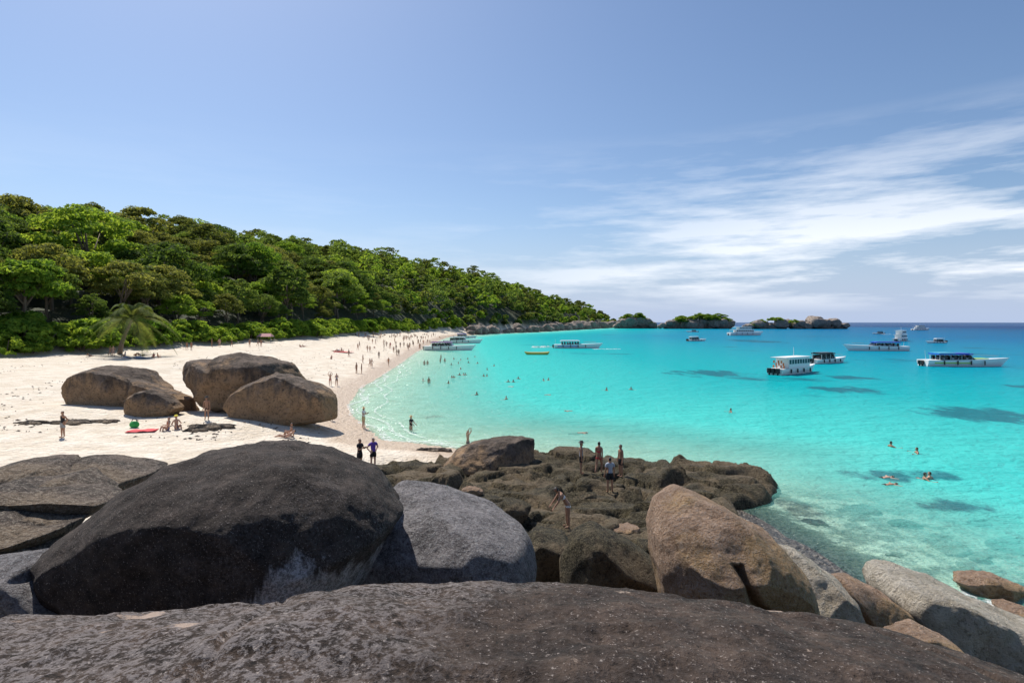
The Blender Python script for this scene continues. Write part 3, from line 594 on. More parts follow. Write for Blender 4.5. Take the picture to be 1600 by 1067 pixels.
for ol, Y, lab, i in ISLETS:
    rr = np.random.default_rng(70 + i); o_ = A_(ol, float); x0, x1 = o_[:, 0].min(), o_[:, 0].max(); tp = o_[o_[:, 1] < 509]; tp = tp[np.argsort(tp[:, 0])]
    e = bpy.data.objects.new('islet', None); sc.collection.objects.link(e); e.location = ((((x0 + x1) / 2 - 800) / F * Y), Y, 0); tag(e, lab, 'islet', 'rocky islets beyond the bay')
    for k in range(46):
        px = rr.uniform(x0 + 2, x1 - 2); top = np.interp(px, tp[:, 0], tp[:, 1]); hpx = (512 - top) * .85; f_ = rr.uniform(0, 1.0); yd = Y + rr.uniform(-14, 14) * f_
        rx = hpx * rr.uniform(.2, .4) + 2.5; cyp = 512 - (hpx - rx * .8) * f_ * .85
        pol = [(px + rx * 1.25 * math.cos(a) * rr.uniform(.75, 1.15), cyp - rx * .85 * math.sin(a) * rr.uniform(.75, 1.15)) for a in np.linspace(0, 6.28, 10)[:-1]]
        bo = boulder('rock', pol, yd, rx / F * Y, M_FAR, None, None, None, rough=.16, seed=400 + 30 * i + k, n=28, rings=14, power=3, chop=6)
        bo.location = (bo.location.x - e.location.x, bo.location.y - e.location.y, bo.location.z); bo.parent = e
    a_, b_ = x0 + (x1 - x0) * (.2, .25, .1)[i], x0 + (x1 - x0) * (.95, .85, .5)[i]
    for k in range((16, 26, 6)[i]):
        px = rr.uniform(a_, b_); top = np.interp(px, tp[:, 0], tp[:, 1]); sh = link_mesh('scrub', SPROTO[k % 4][0], e); yd = rr.uniform(-12, 8)
        sh.location = ((px - 800) / F * Y - e.location.x, yd, H - (top + rr.uniform(2, 8) - HY) / F * Y - 3.5); sh.scale = (2.6, 2.6, 1.6)

# ---------------- coconut palm ----------------
def hit(px, py, shelf=False):                                   # where the sight line meets sand or sea
    Y = np.concatenate([np.linspace(15, 120, 1500), np.linspace(120, 700, 2500)])
    X = (px - 800) / F * Y; Z = H - (py - HY) / F * Y
    gr = terrain_h(X, Y)[0]
    if shelf: gr = np.maximum(gr, shelf_h(X, Y))
    i = int(np.argmax(Z <= np.maximum(gr, 0.0))); return X[i], Y[i], float(gr[i])
M_FROND = leaf_mat('palm_frond', (0.06, 0.10, 0.022), (0.17, 0.20, 0.06), 0.35)
px_, py_, pz_ = hit(186, 553)
palm = bpy.data.objects.new('coconut_palm', None); sc.collection.objects.link(palm); palm.location = (px_, py_, pz_); palm.scale = (1.5, 1.5, 1.5)
tag(palm, 'coconut palm leaning over the sand at the forest edge', 'palm')
tops = np.array([2.0, -0.8, 3.9])
tv, tf = tube([(0, 0, -.5), (.5, -.3, 1.2), (1.1, -.5, 2.4), tuple(tops)], [.3, .22, .18, .15], 9)
mesh_obj('trunk', tv, tf, M_BARK, palm)
r = np.random.default_rng(9)
for k in range(30):
    a = k * 2.399; el = r.uniform(-0.05, 1.35); L = r.uniform(4.8, 6.2); V = []; Fc = []; pts = []
    for i in range(15):
        u = i / 14; rad = L * (math.cos(el) * u * (1 - .12 * u)); z = L * (math.sin(el) * u - 0.75 * u * u)
        pts.append(tops + np.array([math.cos(a) * rad, math.sin(a) * rad, z]))
    sv, sf = tube(pts, list(np.linspace(.05, .012, 15)), 4); V += [tuple(p) for p in sv]; Fc += sf
    side = np.array([-math.sin(a), math.cos(a), 0])
    for i in range(2, 15):
        for j in range(3):
            if i + j / 3 > 14: continue
            c = pts[i] * (1 - j / 3) + pts[min(i + 1, 14)] * (j / 3)
            fw = pts[min(i + 1, 14)] - pts[i - 1]; fw /= np.linalg.norm(fw) + 1e-9; ll = 0.95 * math.sin(math.pi * (0.15 + 0.8 * i / 14))
            for sg in (-1, 1):
                tip = c + side * sg * ll * .8 + fw * ll * .5 + np.array([0, 0, -ll * .45]); o_ = len(V)
                V += [tuple(c), tuple(c + fw * .09), tuple(tip)]; Fc.append((o_, o_ + 1, o_ + 2))
    mesh_obj('frond', V, Fc, M_FROND, palm, smooth=False)

# ---------------- people ----------------
SKIN = [plain('skin_fair', (0.50, 0.29, 0.20), .6, .08), plain('skin_tan', (0.36, 0.19, 0.115), .6, .08), plain('skin_brown', (0.19, 0.10, 0.062), .6, .08)]
CL = {n: plain('cloth_' + n, c, .85, .15, 12) for n, c in dict(black=(.012, .012, .014), purple=(.13, .06, .36), grey=(.33, .36, .42), white=(.75, .75, .73), red=(.55, .05, .06),
      navy=(.02, .03, .10), blue=(.05, .15, .45), magenta=(.45, .04, .2), yellow=(.7, .6, .05), straw=(.55, .42, .22), orange=(.6, .2, .08), green=(.03, .35, .08), pattern=(.3, .3, .3)).items()}
HAIR = [plain('hair_dark', (.015, .011, .009), .6), plain('hair_brown', (.08, .045, .025), .6), plain('hair_grey', (.35, .33, .31), .6)]
A = np.array
def skeleton(lean=(0, 0, 1), armL=None, armR=None, legL=None, legR=None, pelvis=.93, headfwd=0.0, fingers=False):
    """joints for a 1.72 m figure facing -Y; limb = two offset vectors"""
    up = A(lean, float); up /= np.linalg.norm(up); J = []; E = []; Rr = []; T = []
    def add(p, rad, par, tagname):
        J.append(A(p, float)); Rr.append(rad if isinstance(rad, tuple) else (rad, rad)); T.append(tagname)
        if par is not None: E.append((par, len(J) - 1))
        return len(J) - 1
    pv = A([0, 0, pelvis]); side = A([1, 0, 0.])
    p0 = add(pv, (.135, .10), None, 'pelvis'); p1 = add(pv + up * .18, (.118, .085), p0, 'waist'); p2 = add(pv + up * .36, (.145, .10), p1, 'chest')
    p3 = add(pv + up * .49, (.10, .08), p2, 'chest'); nk = add(pv + up * .57, .052, p3, 'neck')
    hb = pv + up * .64 + A([0, -.015 - headfwd, 0])
    h1 = add(hb, (.066, .08), nk, 'head'); h2 = add(hb + up * .085, (.076, .094), h1, 'skull'); add(hb + up * .15, (.052, .062), h2, 'skull')
    add(hb + up * .035 + A([0, -.10, 0]), .014, h1, 'head')                        # nose
    for sg, arm in ((-1, armL), (1, armR)):
        arm = arm or ((.05, 0, -.28), (.02, -.06, -.25))
        sh = add(pv + up * .47 + side * sg * .17, .056, p3, 'arm'); a0 = A(arm[0], float) * A([sg, 1, 1]); a1 = A(arm[1], float) * A([sg, 1, 1])
        el = add(J[sh] + a0, .042, sh, 'forearm'); wr = add(J[el] + a1 * .96, .028, el, 'hand'); d = a1 / (np.linalg.norm(a1) + 1e-9)
        pm = add(J[wr] + d * .075, (.036, .018), wr, 'hand')
        if fingers:
            lat = np.cross(d, [0, 1, .2]); lat /= np.linalg.norm(lat) + 1e-9; cu = np.cross(lat, d)
            for q, ln in zip((-.03, -.01, .01, .03), (.06, .08, .085, .07)):
                m_ = add(J[pm] + lat * q + d * ln * .55, .0095, pm, 'hand'); add(J[m_] + d * ln * .45 + cu * .022, .008, m_, 'hand')
            th = add(J[wr] + lat * .05 + d * .045, .011, wr, 'hand'); add(J[th] + lat * .018 + d * .035, .009, th, 'hand')
        else: add(J[pm] + d * .08, (.028, .012), pm, 'hand')
    for sg, leg in ((-1, legL), (1, legR)):
        leg = leg or ((.02, 0, -.42), (.01, .02, -.40))
        hp = add(pv + side * sg * .088 + A([0, 0, -.04]), .096, p0, 'thigh'); l0 = A(leg[0], float) * A([sg, 1, 1]); l1 = A(leg[1], float) * A([sg, 1, 1])
        mid_ = add(J[hp] + l0 * .55, .078, hp, 'thigh'); kn = add(J[hp] + l0, .056, mid_, 'knee'); cf = add(J[kn] + l1 * .35, .056, kn, 'calf')
        an = add(J[kn] + l1, .036, cf, 'foot'); add(J[an] + A([0, -.17, -.035]), (.04, .02), an, 'foot')
    return J, E, Rr, T
def skin_mesh(sk, level=1):
    J, E, Rr, T = sk; me = bpy.data.meshes.new('body'); me.from_pydata([tuple(j) for j in J], E, []); o = bpy.data.objects.new('body', me); sc.collection.objects.link(o)
    md = o.modifiers.new('s', 'SKIN'); md.use_smooth_shade = True
    for i, v in enumerate(me.skin_vertices[0].data): v.radius = Rr[i]; v.use_root = (i == 0)
    sd = o.modifiers.new('d', 'SUBSURF'); sd.levels = level; sd.render_levels = level
    dg = bpy.context.evaluated_depsgraph_get(); out = bpy.data.meshes.new_from_object(o.evaluated_get(dg)); bpy.data.objects.remove(o)
    V = A([v.co[:] for v in out.vertices]); Nn = A([v.normal[:] for v in out.vertices]); Fc = [tuple(p.vertices) for p in out.polygons]
    # nearest bone decides which garment a face may belong to
    best = np.full(len(V), 1e9); lab = np.zeros(len(V), int); tpos = np.zeros(len(V))
    for k, (a, b) in enumerate(E):
        ab = J[b] - J[a]; t_ = np.clip(((V - J[a]) @ ab) / (ab @ ab + 1e-12), 0, 1); d = np.linalg.norm(V - (J[a] + t_[:, None] * ab), axis=1)
        m = d < best; best[m] = d[m]; lab[m] = b; tpos[m] = t_[m]
    return dict(V=V, N=Nn, F=Fc, tag=[T[i] for i in lab], t=tpos, J=J, T=T)
def garment(B_, sel, off):
    keepf = [f for f in B_['F'] if sum(sel(B_['tag'][i], B_['t'][i], B_['V'][i]) for i in f) >= len(f) * .6]
    used = sorted({i for f in keepf for i in f}); mp_ = {v: k for k, v in enumerate(used)}
    return B_['V'][used] + B_['N'][used] * off, [tuple(mp_[i] for i in f) for f in keepf]
SEL = dict(shorts=(lambda g, t, v: g == 'pelvis' or g == 'thigh' or (g == 'waist' and t < .45), .018),
           trunks=(lambda g, t, v: g == 'pelvis' or (g == 'thigh' and t < .45) or (g == 'waist' and t < .2), .010),
           shirt=(lambda g, t, v: g in ('waist', 'chest', 'arm') or (g == 'forearm' and t < .5), .018),
           top=(lambda g, t, v: g == 'chest' and t > .25, .010), vest=(lambda g, t, v: g in ('waist', 'chest'), .012),
           skirt=(lambda g, t, v: g in ('pelvis', 'thigh', 'knee'), .035))
arm_up = ((.12, -.10, .22), (-.14, -.08, .20)); arm_phone = ((.03, -.12, -.24), (-.10, -.22, .10)); arm_hip = ((.16, .10, -.22), (-.14, -.06, -.20)); arm_fwd = ((.0, -.2, -.19), (0, -.2, -.15))
sitleg = ((.05, -.34, .24), (.02, -.12, -.38))
POSE = dict(stand=dict(), walk=dict(legL=((.01, -.16, -.39), (0, .06, -.40)), legR=((.01, .10, -.41), (0, .20, -.35)), armL=((.06, .12, -.25), (.02, .02, -.25)), armR=((.06, -.12, -.25), (.02, -.12, -.22))),
    photo=dict(armL=arm_up, armR=arm_up), phone=dict(armL=arm_phone, armR=arm_phone), hips=dict(armL=arm_hip, armR=arm_hip),
    bend=dict(lean=(0, -.62, .75), armL=((.05, -.14, -.24), (.0, -.16, -.20)), armR=((.05, -.14, -.24), (.0, -.16, -.20)), pelvis=.92),
    sit=dict(pelvis=.12, lean=(0, .15, 1), legL=sitleg, legR=sitleg, armL=((.10, .10, -.26), (.0, -.2, -.05)), armR=((.08, -.18, -.2), (-.05, -.22, .05))),
    recline=dict(pelvis=.12, lean=(0, .85, .5), legL=((.03, -.42, .02), (0, -.40, -.02)), legR=((.03, -.40, .14), (0, -.36, -.14)), armL=((.10, .05, -.27), (0, -.2, -.02)), armR=((.08, -.1, -.2), (0, -.2, -.05))),
    prone=dict(pelvis=.02, lean=(0, -1, .04), legL=((.06, .42, 0), (.05, .40, -.03)), legR=((.08, .42, 0), (.06, .40, -.02)), armL=((.22, -.16, 0), (.06, -.25, -.02)), armR=((.22, -.16, 0), (.06, -.25, -.02))),
    tread=dict(armL=((.2, -.1, -.12), (.1, -.22, .03)), armR=((.2, -.1, -.12), (.1, -.22, .03)), legL=((.1, -.2, -.36), (0, .2, -.33))))
BC = {}
def body_of(pose, fine):
    key = (pose, fine)
    if key not in BC: BC[key] = skin_mesh(skeleton(fingers=fine, **POSE[pose]), 2 if fine else 1); BC[key]['cache'] = {}
    return BC[key]
def cached(B_, key, fn):
    if key not in B_['cache']: B_['cache'][key] = fn()
    return B_['cache'][key]
def person(x, y, z, rz, pose, skin, wear, hair, label, group=None, scale=1.0, fine=False, hat=None):
    B_ = body_of(pose, fine)
    o = link_mesh('person', cached(B_, ('b', skin), lambda: mk_mesh('body', B_['V'], B_['F'], SKIN[skin])))
    o.location = (x, y, z); o.rotation_euler = (0, 0, rz); o.scale = (scale,) * 3; tag(o, label, 'person', group)
    for kind, colr in wear:
        link_mesh(kind, cached(B_, (kind, colr), lambda: mk_mesh(kind, *garment(B_, *SEL[kind]), CL[colr])), o)
    J = B_['J']; sk = [J[i] for i in range(len(J)) if B_['T'][i] == 'skull']; up = sk[1] - sk[0]; up /= np.linalg.norm(up)
    link_mesh('hair', cached(B_, ('hair', hair), lambda: mk_mesh('hair', *garment(B_, lambda g, t, v: g in ('skull', 'head') and ((v - sk[0]) @ up > .035 or ((v - sk[0])[1] > .02 and (v - sk[0]) @ up > -.09)), .014), HAIR[hair])), o)
    if hat:
        def mk():
            a = np.cross(up, [1, .1, 0]); a /= np.linalg.norm(a); b = np.cross(up, a); c = sk[0] + up * .05; V = []; Fc = []
            for (rad, hh) in ((.19, 0), (.105, .015), (.095, .09), (.03, .115)):
                V += [c + up * hh + rad * (math.cos(k * .5236) * a + math.sin(k * .5236) * b) for k in range(12)]
            for q in range(3):
                for k in range(12): Fc.append((q * 12 + k, q * 12 + (k + 1) % 12, q * 12 + 12 + (k + 1) % 12, q * 12 + 12 + k))
            Fc.append(tuple(range(36, 48))); return mk_mesh('hat', V, Fc, CL[hat])
        link_mesh('hat', cached(B_, ('hat', hat), mk), o)
    return o
RD = math.radians
# (px, feet py, height px, turn, pose, skin, wear, hair, hat, label): those standing on rock take their distance from their height
near = [(562, 734, 53, 60, 'phone', 1, [('shirt', 'black'), ('shorts', 'black')], 0, None, 'person in black shirt and black shorts holding up a phone on the ledge'),
 (583, 732, 49, 40, 'hips', 0, [('shirt', 'purple'), ('shorts', 'black')], 2, None, 'grey haired person in purple shirt standing on the ledge'),
 (908, 742, 50, 80, 'stand', 1, [('vest', 'grey'), ('shorts', 'black')], 0, 'black', 'person in dark cap and grey vest, leftmost on the rock shelf'),
 (936, 740, 47, 150, 'walk', 1, [('trunks', 'red'), ('top', 'red')], 0, None, 'person in red bikini stepping across the rock shelf'),
 (953, 770, 56, 190, 'stand', 1, [('shirt', 'grey'), ('shorts', 'black')], 0, None, 'person in loose grey shirt seen from behind on the rock shelf'),
 (970, 745, 53, -70, 'stand', 1, [('shorts', 'black')], 0, None, 'bare chested person in dark shorts on the rock shelf'),
 (887, 826, 66, -80, 'bend', 1, [('trunks', 'white'), ('top', 'white')], 0, None, 'person in pale bikini stooping with one hand on the rocks')]
for (px, py, hp, turn, pose, sk_, wear, hr, hat, lab) in near:
    x, y, z = hit(px, py, True); person(x, y, z, RD(turn), pose, sk_, wear, hr, lab, None, 1.0, True, hat)
mid = [(98, 684, -20, 'hips', 1, [('vest', 'black'), ('shorts', 'pattern')], 0, None, 'person in black vest and patterned shorts alone on the left sand'),
 (323, 656, 10, 'stand', 1, [('trunks', 'black')], 0, 'black', 'sunburnt person in black trunks between the beach boulders'),
 (340, 643, 20, 'hips', 1, [('skirt', 'magenta'), ('top', 'magenta')], 1, None, 'person in magenta wrap beside the tall ragged boulder'),
 (517, 657, 30, 'photo', 0, [('trunks', 'black')], 0, None, 'person with raised arms leaning at the wedge boulder'),
 (447, 684, -90, 'recline', 0, [('trunks', 'black')], 0, None, 'person lying on wet sand before the wedge boulder'),
 (454, 681, -60, 'sit', 1, [('trunks', 'navy')], 0, None, 'person sitting behind the one lying on wet sand'),
 (262, 672, -30, 'sit', 0, [('top', 'orange'), ('trunks', 'blue')], 1, None, 'sunbather in orange top sitting by the small rounded boulder'),
 (276, 670, 50, 'sit', 0, [('trunks', 'blue')], 1, 'yellow', 'sunbather in yellow hat sitting by the small rounded boulder'),
 (568, 669, 75, 'phone', 0, [('shirt', 'white'), ('shorts', 'straw')], 1, 'straw', 'person in white shirt and hat photographing at the waterline'),
 (642, 671, 60, 'fwd', 0, [('shirt', 'black')], 1, 'straw', 'person in black top and straw hat wading ankle deep'),
 (731, 692, 60, 'photo', 0, [('trunks', 'navy')], 0, None, 'person in navy trunks wading thigh deep behind the oval boulder'),
 (516, 603, 10, 'photo', 0, [('trunks', 'red')], 0, None, 'person in red trunks with both arms raised beyond the wedge boulder'),
 (526, 603, 20, 'phone', 0, [('vest', 'grey'), ('trunks', 'black')], 0, None, 'person in grey vest next to the one with raised arms')]
POSE['fwd'] = dict(armL=arm_fwd, armR=arm_fwd)
for (px, py, turn, pose, sk_, wear, hr, hat, lab) in mid:
    x, y, z = hit(px, py); z -= {642: .45, 731: .7}.get(px, 0); person(x, y, z, RD(turn), pose, sk_, wear, hr, lab, None, 1.0, True, hat)
x, y, z = P(74, 728, 19.0); person(x, y, z - .62, RD(70), 'sit', 1, [('trunks', 'black')], 0, 'person whose head shows above the layered rock at the left', None, 1.0, True)
walkers = [(557, 583), (565, 584), (567, 567), (578, 574), (581, 574), (592, 560), (607, 572), (545, 558), (559, 547), (574, 550), (578, 550), (600, 547), (609, 545), (619, 547), (615, 551), (620, 556), (623, 556),
 (638, 547), (646, 541), (582, 537), (577, 532), (633, 530), (638, 530), (642, 530), (652, 531), (661, 531), (665, 531), (669, 529), (677, 525), (680, 526), (612, 528), (292, 547), (299, 547), (331, 542), (343, 542), (362, 542), (390, 542), (403, 541), (408, 542), (172, 556), (177, 557)]
def where(px, py):
    if px < 260: return 'by the leaning palm'
    if px < 430: return 'on the sand below the forest edge'
    if py > 555: return 'on the wet sand'
    if py > 538: return 'in the middle of the beach'
    return 'on the far end of the beach'
r = random.Random(3); counts = {}
def crowd(lst, poses, name, water=False, place=where):
    for (px, py) in sorted(lst):
        col = r.choice(['black', 'navy', 'red', 'blue', 'white', 'magenta', 'grey']); pose = r.choice(poses); wear = [('trunks', col)]
        if r.random() < .45: c2 = r.choice(['white', 'black', 'grey', 'red', 'orange']); wear.append((r.choice(['shirt', 'vest', 'top']), c2))
        else: c2 = None
        base = '%s in %s %s' % (name, (c2 + ' top') if c2 else (col + ' trunks'), place(px, py)); counts[base] = counts.get(base, 0) + 1
        lab = base if counts[base] == 1 else base + ', %s from the left' % ORD[counts[base] - 1]
        x, y, z = hit(px, py)
        person(x, y, z, r.uniform(0, 6.28), pose, r.choice([0, 1, 1, 2]), wear, r.choice([0, 0, 1]), lab, name + 's ' + place(px, py), r.uniform(.93, 1.06))
walkers += [(r.uniform(560, 672), r.uniform(529, 545)) for _ in range(34)]
crowd(walkers, ['stand', 'walk', 'walk', 'hips'], 'beachgoer')
crowd([(523, 549), (527, 549), (530, 549), (534, 549), (518, 561), (470, 542), (475, 542), (195, 557), (212, 556), (221, 556), (240, 559), (247, 559), (140, 557), (585, 544)], ['sit', 'recline'], 'seated beachgoer')
crowd([(r.uniform(555, 690), r.uniform(523, 528)) for _ in range(40)], ['sit', 'sit', 'stand', 'recline'], 'small figure', place=lambda a, b: 'under the far trees')
heads = [(663, 569, 1), (668, 569, 1), (688, 565, 1), (689, 559, 1), (695, 565, 1), (705, 570, 0), (709, 561, 0), (716, 568, 0), (720, 563, 0), (720, 577, 0), (731, 561, 0), (732, 567, 0), (742, 558, 0), (746, 568, 0), (772, 572, 0), (761, 578, 0), (756, 588, 0), (761, 588, 0),
 (706, 590, 0), (709, 590, 0), (718, 586, 0), (724, 586, 0), (727, 586, 0), (661, 595, 0), (670, 598, 1), (701, 599, 0), (794, 597, 0), (802, 597, 0), (810, 592, 0), (794, 604, 2), (745, 617, 0), (791, 624, 0), (849, 595, 0), (857, 594, 0), (851, 617, 2), (894, 642, 2), (903, 676, 2), (948, 610, 0), (986, 609, 0),
 (1142, 644, 0), (1392, 698, 0), (1433, 708, 0), (1378, 746, 2), (1383, 757, 2), (1445, 749, 0), (1453, 748, 0)]
for q, (px, py, kd) in enumerate(sorted(heads)):
    x, y = G(px, py); pose = ('tread', 'stand', 'prone')[kd]; z = (-1.32, -.85, -.06)[kd]
    area = 'near the beached speedboats' if px < 735 and py < 582 else 'in the pale shallows' if px < 735 else 'in the middle of the bay' if px < 1000 else 'right of the rock shelf'
    base = ('swimmer with head above water ', 'bather standing waist deep ', 'snorkeller face down ')[kd] + area; counts[base] = counts.get(base, 0) + 1
    lab = base + ', %s from the left' % ORD[counts[base] - 1]
    person(x, y, z, r.uniform(0, 6.28) if kd < 2 else RD(r.choice([80, 100, -80])), pose, r.choice([0, 1]), [('trunks', r.choice(['black', 'navy', 'red']))], r.choice([0, 0, 1]), lab, 'people in the water', fine=px > 1100)

# ---------------- boats ----------------
PAINT = {n: plain('paint_' + n, c, .3, .05) for n, c in dict(white=(.78, .78, .77), blue=(.02, .08, .5), black=(.015, .015, .018), cyan=(.05, .4, .55), green=(.35, .6, .08), grey=(.25, .26, .28), lilac=(.4, .2, .4), red=(.5, .05, .04), yellow=(.45, .38, .08)).items()}
GLASS = plain('boat_glass', (.02, .03, .04), .08)
def box(x0, x1, y0, y1, z0, z1):
    V = [(x, y, z) for z in (z0, z1) for y in (y0, y1) for x in (x0, x1)]
    return V, [(0, 2, 3, 1), (4, 5, 7, 6), (0, 1, 5, 4), (2, 6, 7, 3), (0, 4, 6, 2), (1, 3, 7, 5)]
def hull(L, Bm, fb):                                 # lofted hull, bow at +X
    V, Fc = [], []; n = 18
    for i in range(n + 1):
        u = i / n; w = Bm / 2 * (1 if u < .5 else max(.015, 1 - ((u - .5) / .5) ** 2.2)); sh = fb * (1 + .35 * u * u); kl = -.45 + .5 * max(0, u - .7) ** 1.2 * 3; x = -L / 2 + L * u + .06 * L * max(0, u - .8)
        rk = .10 * L * max(0, u - .6) / .4
        for (yy_, zz_) in ((-w, sh), (-w * .97, sh * .55), (-w * .8, .02), (0, kl), (w * .8, .02), (w * .97, sh * .55), (w, sh), (0, sh + .06)): V.append((x + rk * max(0, zz_) / sh, yy_, zz_))
    for i in range(n):
        for j in range(8): Fc.append((i * 8 + j, i * 8 + (j + 1) % 8, (i + 1) * 8 + (j + 1) % 8, (i + 1) * 8 + j))
    Fc.append(tuple(range(8))); Fc.append(tuple(n * 8 + j for j in range(8))[::-1]); return V, Fc
def part(name, geo, mat, par): return mesh_obj(name, geo[0], geo[1], mat, par, smooth=False)
def boat(name, px, py, L, heading, label, canopy='white', cabin=False, decks=1, engines=2, stripe=None, cat='boat'):
    x, y = G(px, py); e = bpy.data.objects.new(name, None); sc.collection.objects.link(e); e.location = (x, y, 0); e.rotation_euler = (0, 0, RD(heading)); tag(e, label, cat)
    Bm = L * .25; fb = .085 * L if decks == 1 else .09 * L
    part('hull', hull(L, Bm, fb), PAINT['white'], e)
    if stripe:
        for sg in (-1, 1): part('stripe', box(-L * .42, L * .05, sg * Bm * .497 - .02, sg * Bm * .497 + .02, fb * .5, fb * .68), PAINT[stripe], e)
    h0 = fb + .05
    if cabin or decks > 1:
        hc = 1.75; x0, x1 = -L * .30, L * .26
        for d in range(decks):
            zb = h0 + d * (hc + .15); xa, xb = x0 + d * L * .10, x1 - d * L * .08
            cb = part('cabin', box(xa, xb, -Bm * .40, Bm * .40, zb, zb + hc), PAINT['white'], e)
            n = 8
            for k in range(n):
                for sg in (-1, 1):
                    wx0 = xa + (xb - xa) * (k + .15) / n; part('window', box(wx0, wx0 + (xb - xa) * .7 / n, sg * Bm * .40 - .03, sg * Bm * .40 + .03, zb + .7, zb + 1.45), GLASS, cb)
            part('windscreen', box(xb - .04, xb + .04, -Bm * .34, Bm * .34, zb + .7, zb + 1.5), GLASS, e)
            part('roof', box(xa - L * .12, xb + L * .02, -Bm * .45, Bm * .45, zb + hc, zb + hc + .12), PAINT[canopy], e)
        part('mast', tube([(x0 + L * .3, 0, h0 + decks * 1.9), (x0 + L * .3, 0, h0 + decks * 1.9 + 1.6)], [.05, .03], 5), PAINT['white'], e)
    else:
        ch = 1.05; part('canopy', join([box(-L * .36, L * .08, -Bm * .44, Bm * .44, h0 + ch, h0 + ch + .22), box(-L * .34, L * .05, -Bm * .34, Bm * .34, h0 + ch + .22, h0 + ch + .34)]), PAINT[canopy], e)
        for k in range(7):
            for sg in (-1, 1): part('passenger_seat', join([box(-L * .33 + k * L * .06, -L * .30 + k * L * .06, sg * Bm * .30 - .25, sg * Bm * .30 + .25, h0, h0 + .85)]), PAINT['black'], e)
        for ux in (-.34, -.20, -.06, .07):
            for sg in (-1, 1): part('post', tube([(ux * L, sg * Bm * .4, fb), (ux * L, sg * Bm * .4, h0 + 1.06)], [.04, .04], 5), PAINT['white'], e)
        part('windscreen', ([(L * .12, -Bm * .38, h0), (L * .12, Bm * .38, h0), (L * .05, Bm * .36, h0 + 1.0), (L * .05, -Bm * .36, h0 + 1.0), (L * .125, -Bm * .38, h0), (L * .125, Bm * .38, h0), (L * .055, Bm * .36, h0 + 1.0), (L * .055, -Bm * .36, h0 + 1.0)], [(0, 1, 2, 3), (7, 6, 5, 4), (0, 4, 5, 1), (3, 2, 6, 7), (0, 3, 7, 4), (1, 5, 6, 2)]), GLASS, e)
        for k in range(4): part('bench', box(-L * .28 + k * L * .09, -L * .24 + k * L * .09, -Bm * .36, Bm * .36, h0 + .02, h0 + .45), PAINT['grey'], e)
    for sg in (-1, 1):
        part('bow_rail', tube([(L * (.18 + .07 * k), sg * Bm * .5 * max(.05, 1 - max(0, (.68 + .07 * k - .5) / .5) ** 2.2), fb * 1.25 + .55) for k in range(5)], [.03] * 5, 5), PAINT['grey'], e)
        for k in range(4): part('fender', tube([(-L * .3 + k * L * .17, sg * (Bm * .5 + .1), fb * .95), (-L * .3 + k * L * .17, sg * (Bm * .5 + .1), fb * .3)], [.12, .12], 6), PAINT['black'], e)
    part('flagpole', tube([(-L * .46, 0, fb), (-L * .47, 0, fb + 1.9)], [.03, .02], 5), PAINT['white'], e)
    for k in range(engines):
        yy_ = (k - (engines - 1) / 2) * .75; part('outboard', join([box(-L / 2 - .62, -L / 2 - .08, yy_ - .24, yy_ + .24, .35, 1.15), box(-L / 2 - .45, -L / 2 - .2, yy_ - .09, yy_ + .09, -.5, .35)]), PAINT['black'], e)
    return e
cbt = boat('cabin_speedboat', 1240, 583, 12, 35, 'white cabin speedboat with three outboards and orange life vests at stern', cabin=True, engines=3)
for k in range(10): part('life_vest', box(-5.0 + .25 * (k % 2), -4.8 + .25 * (k % 2), -1.1 + .22 * k, -.92 + .22 * k, 1.15 + .4 * (k % 3), 1.6 + .4 * (k % 3)), CL['orange'], cbt)
boat('open_speedboat', 1293, 567, 11, 28, 'white speedboat with black canopy behind the three engined boat', 'black')
gbt = boat('open_speedboat', 1502, 572, 15, -4, 'white speedboat with bright blue and green canopy nearest the right edge', 'blue', stripe='green')
part('front_canopy', box(-5.2, -2.2, -1.68, 1.68, 2.58, 2.76), PAINT['cyan'], gbt); part('deck_cover', box(1.6, 4.6, -1.0, 1.0, 1.5, 1.66), PAINT['green'], gbt)
boat('open_speedboat', 1371, 548, 17, 176, 'long white speedboat with blue canopy pointing left', 'blue')
boat('tour_boat', 1408, 533, 14, 40, 'two deck white and dark tour boat behind the blue canopied boat', decks=2)
boat('dive_boat', 1438, 516, 20, 10, 'farthest two deck boat on the dark blue water', decks=2)
boat('small_motorboat', 1463, 536, 7.5, 180, 'small white motorboat alone at the right')
boat('tour_boat', 1163, 524, 22, 5, 'large white two deck boat before the bare rocky islet', decks=2)
boat('open_speedboat', 1088, 533, 9.5, 20, 'short white speedboat before the green capped islet', 'white', stripe='red')
boat('open_speedboat', 1082, 519, 9, 170, 'tiny speedboat farther out behind the short white one', 'black')
boat('open_speedboat', 900, 544, 15, -3, 'moving white speedboat leaving a foamy wake in mid bay', 'white', stripe='blue')
boat('open_speedboat', 700, 547, 15, -6, 'nearest speedboat at the beach with lilac canopy', 'lilac')
boat('open_speedboat', 722, 536, 15, -8, 'white canopied speedboat behind the lilac one at the beach', 'white')
boat('open_speedboat', 726, 528, 12, -5, 'blue canopied speedboat farthest of three at the beach', 'blue')
t = NT('foam'); gp = t.node('ShaderNodeNewGeometry'); fm = t.ramp(t.noise(gp.outputs['Position'], 2.6, 6, .75), [(.44, (0, 0, 0)), (.60, (1, 1, 1))])
fd = t.node('ShaderNodeBsdfDiffuse'); fd.inputs['Color'].default_value = (.8, .83, .82, 1); ft = t.node('ShaderNodeBsdfTransparent'); fx_ = t.node('ShaderNodeMixShader')
t.link(t.math('MULTIPLY', fm, .65), fx_.inputs['Fac']); t.link(ft.outputs['BSDF'], fx_.inputs[1]); t.link(fd.outputs['BSDF'], fx_.inputs[2]); t.link(fx_.outputs['Shader'], t.out.inputs['Surface']); M_FOAM = t.m
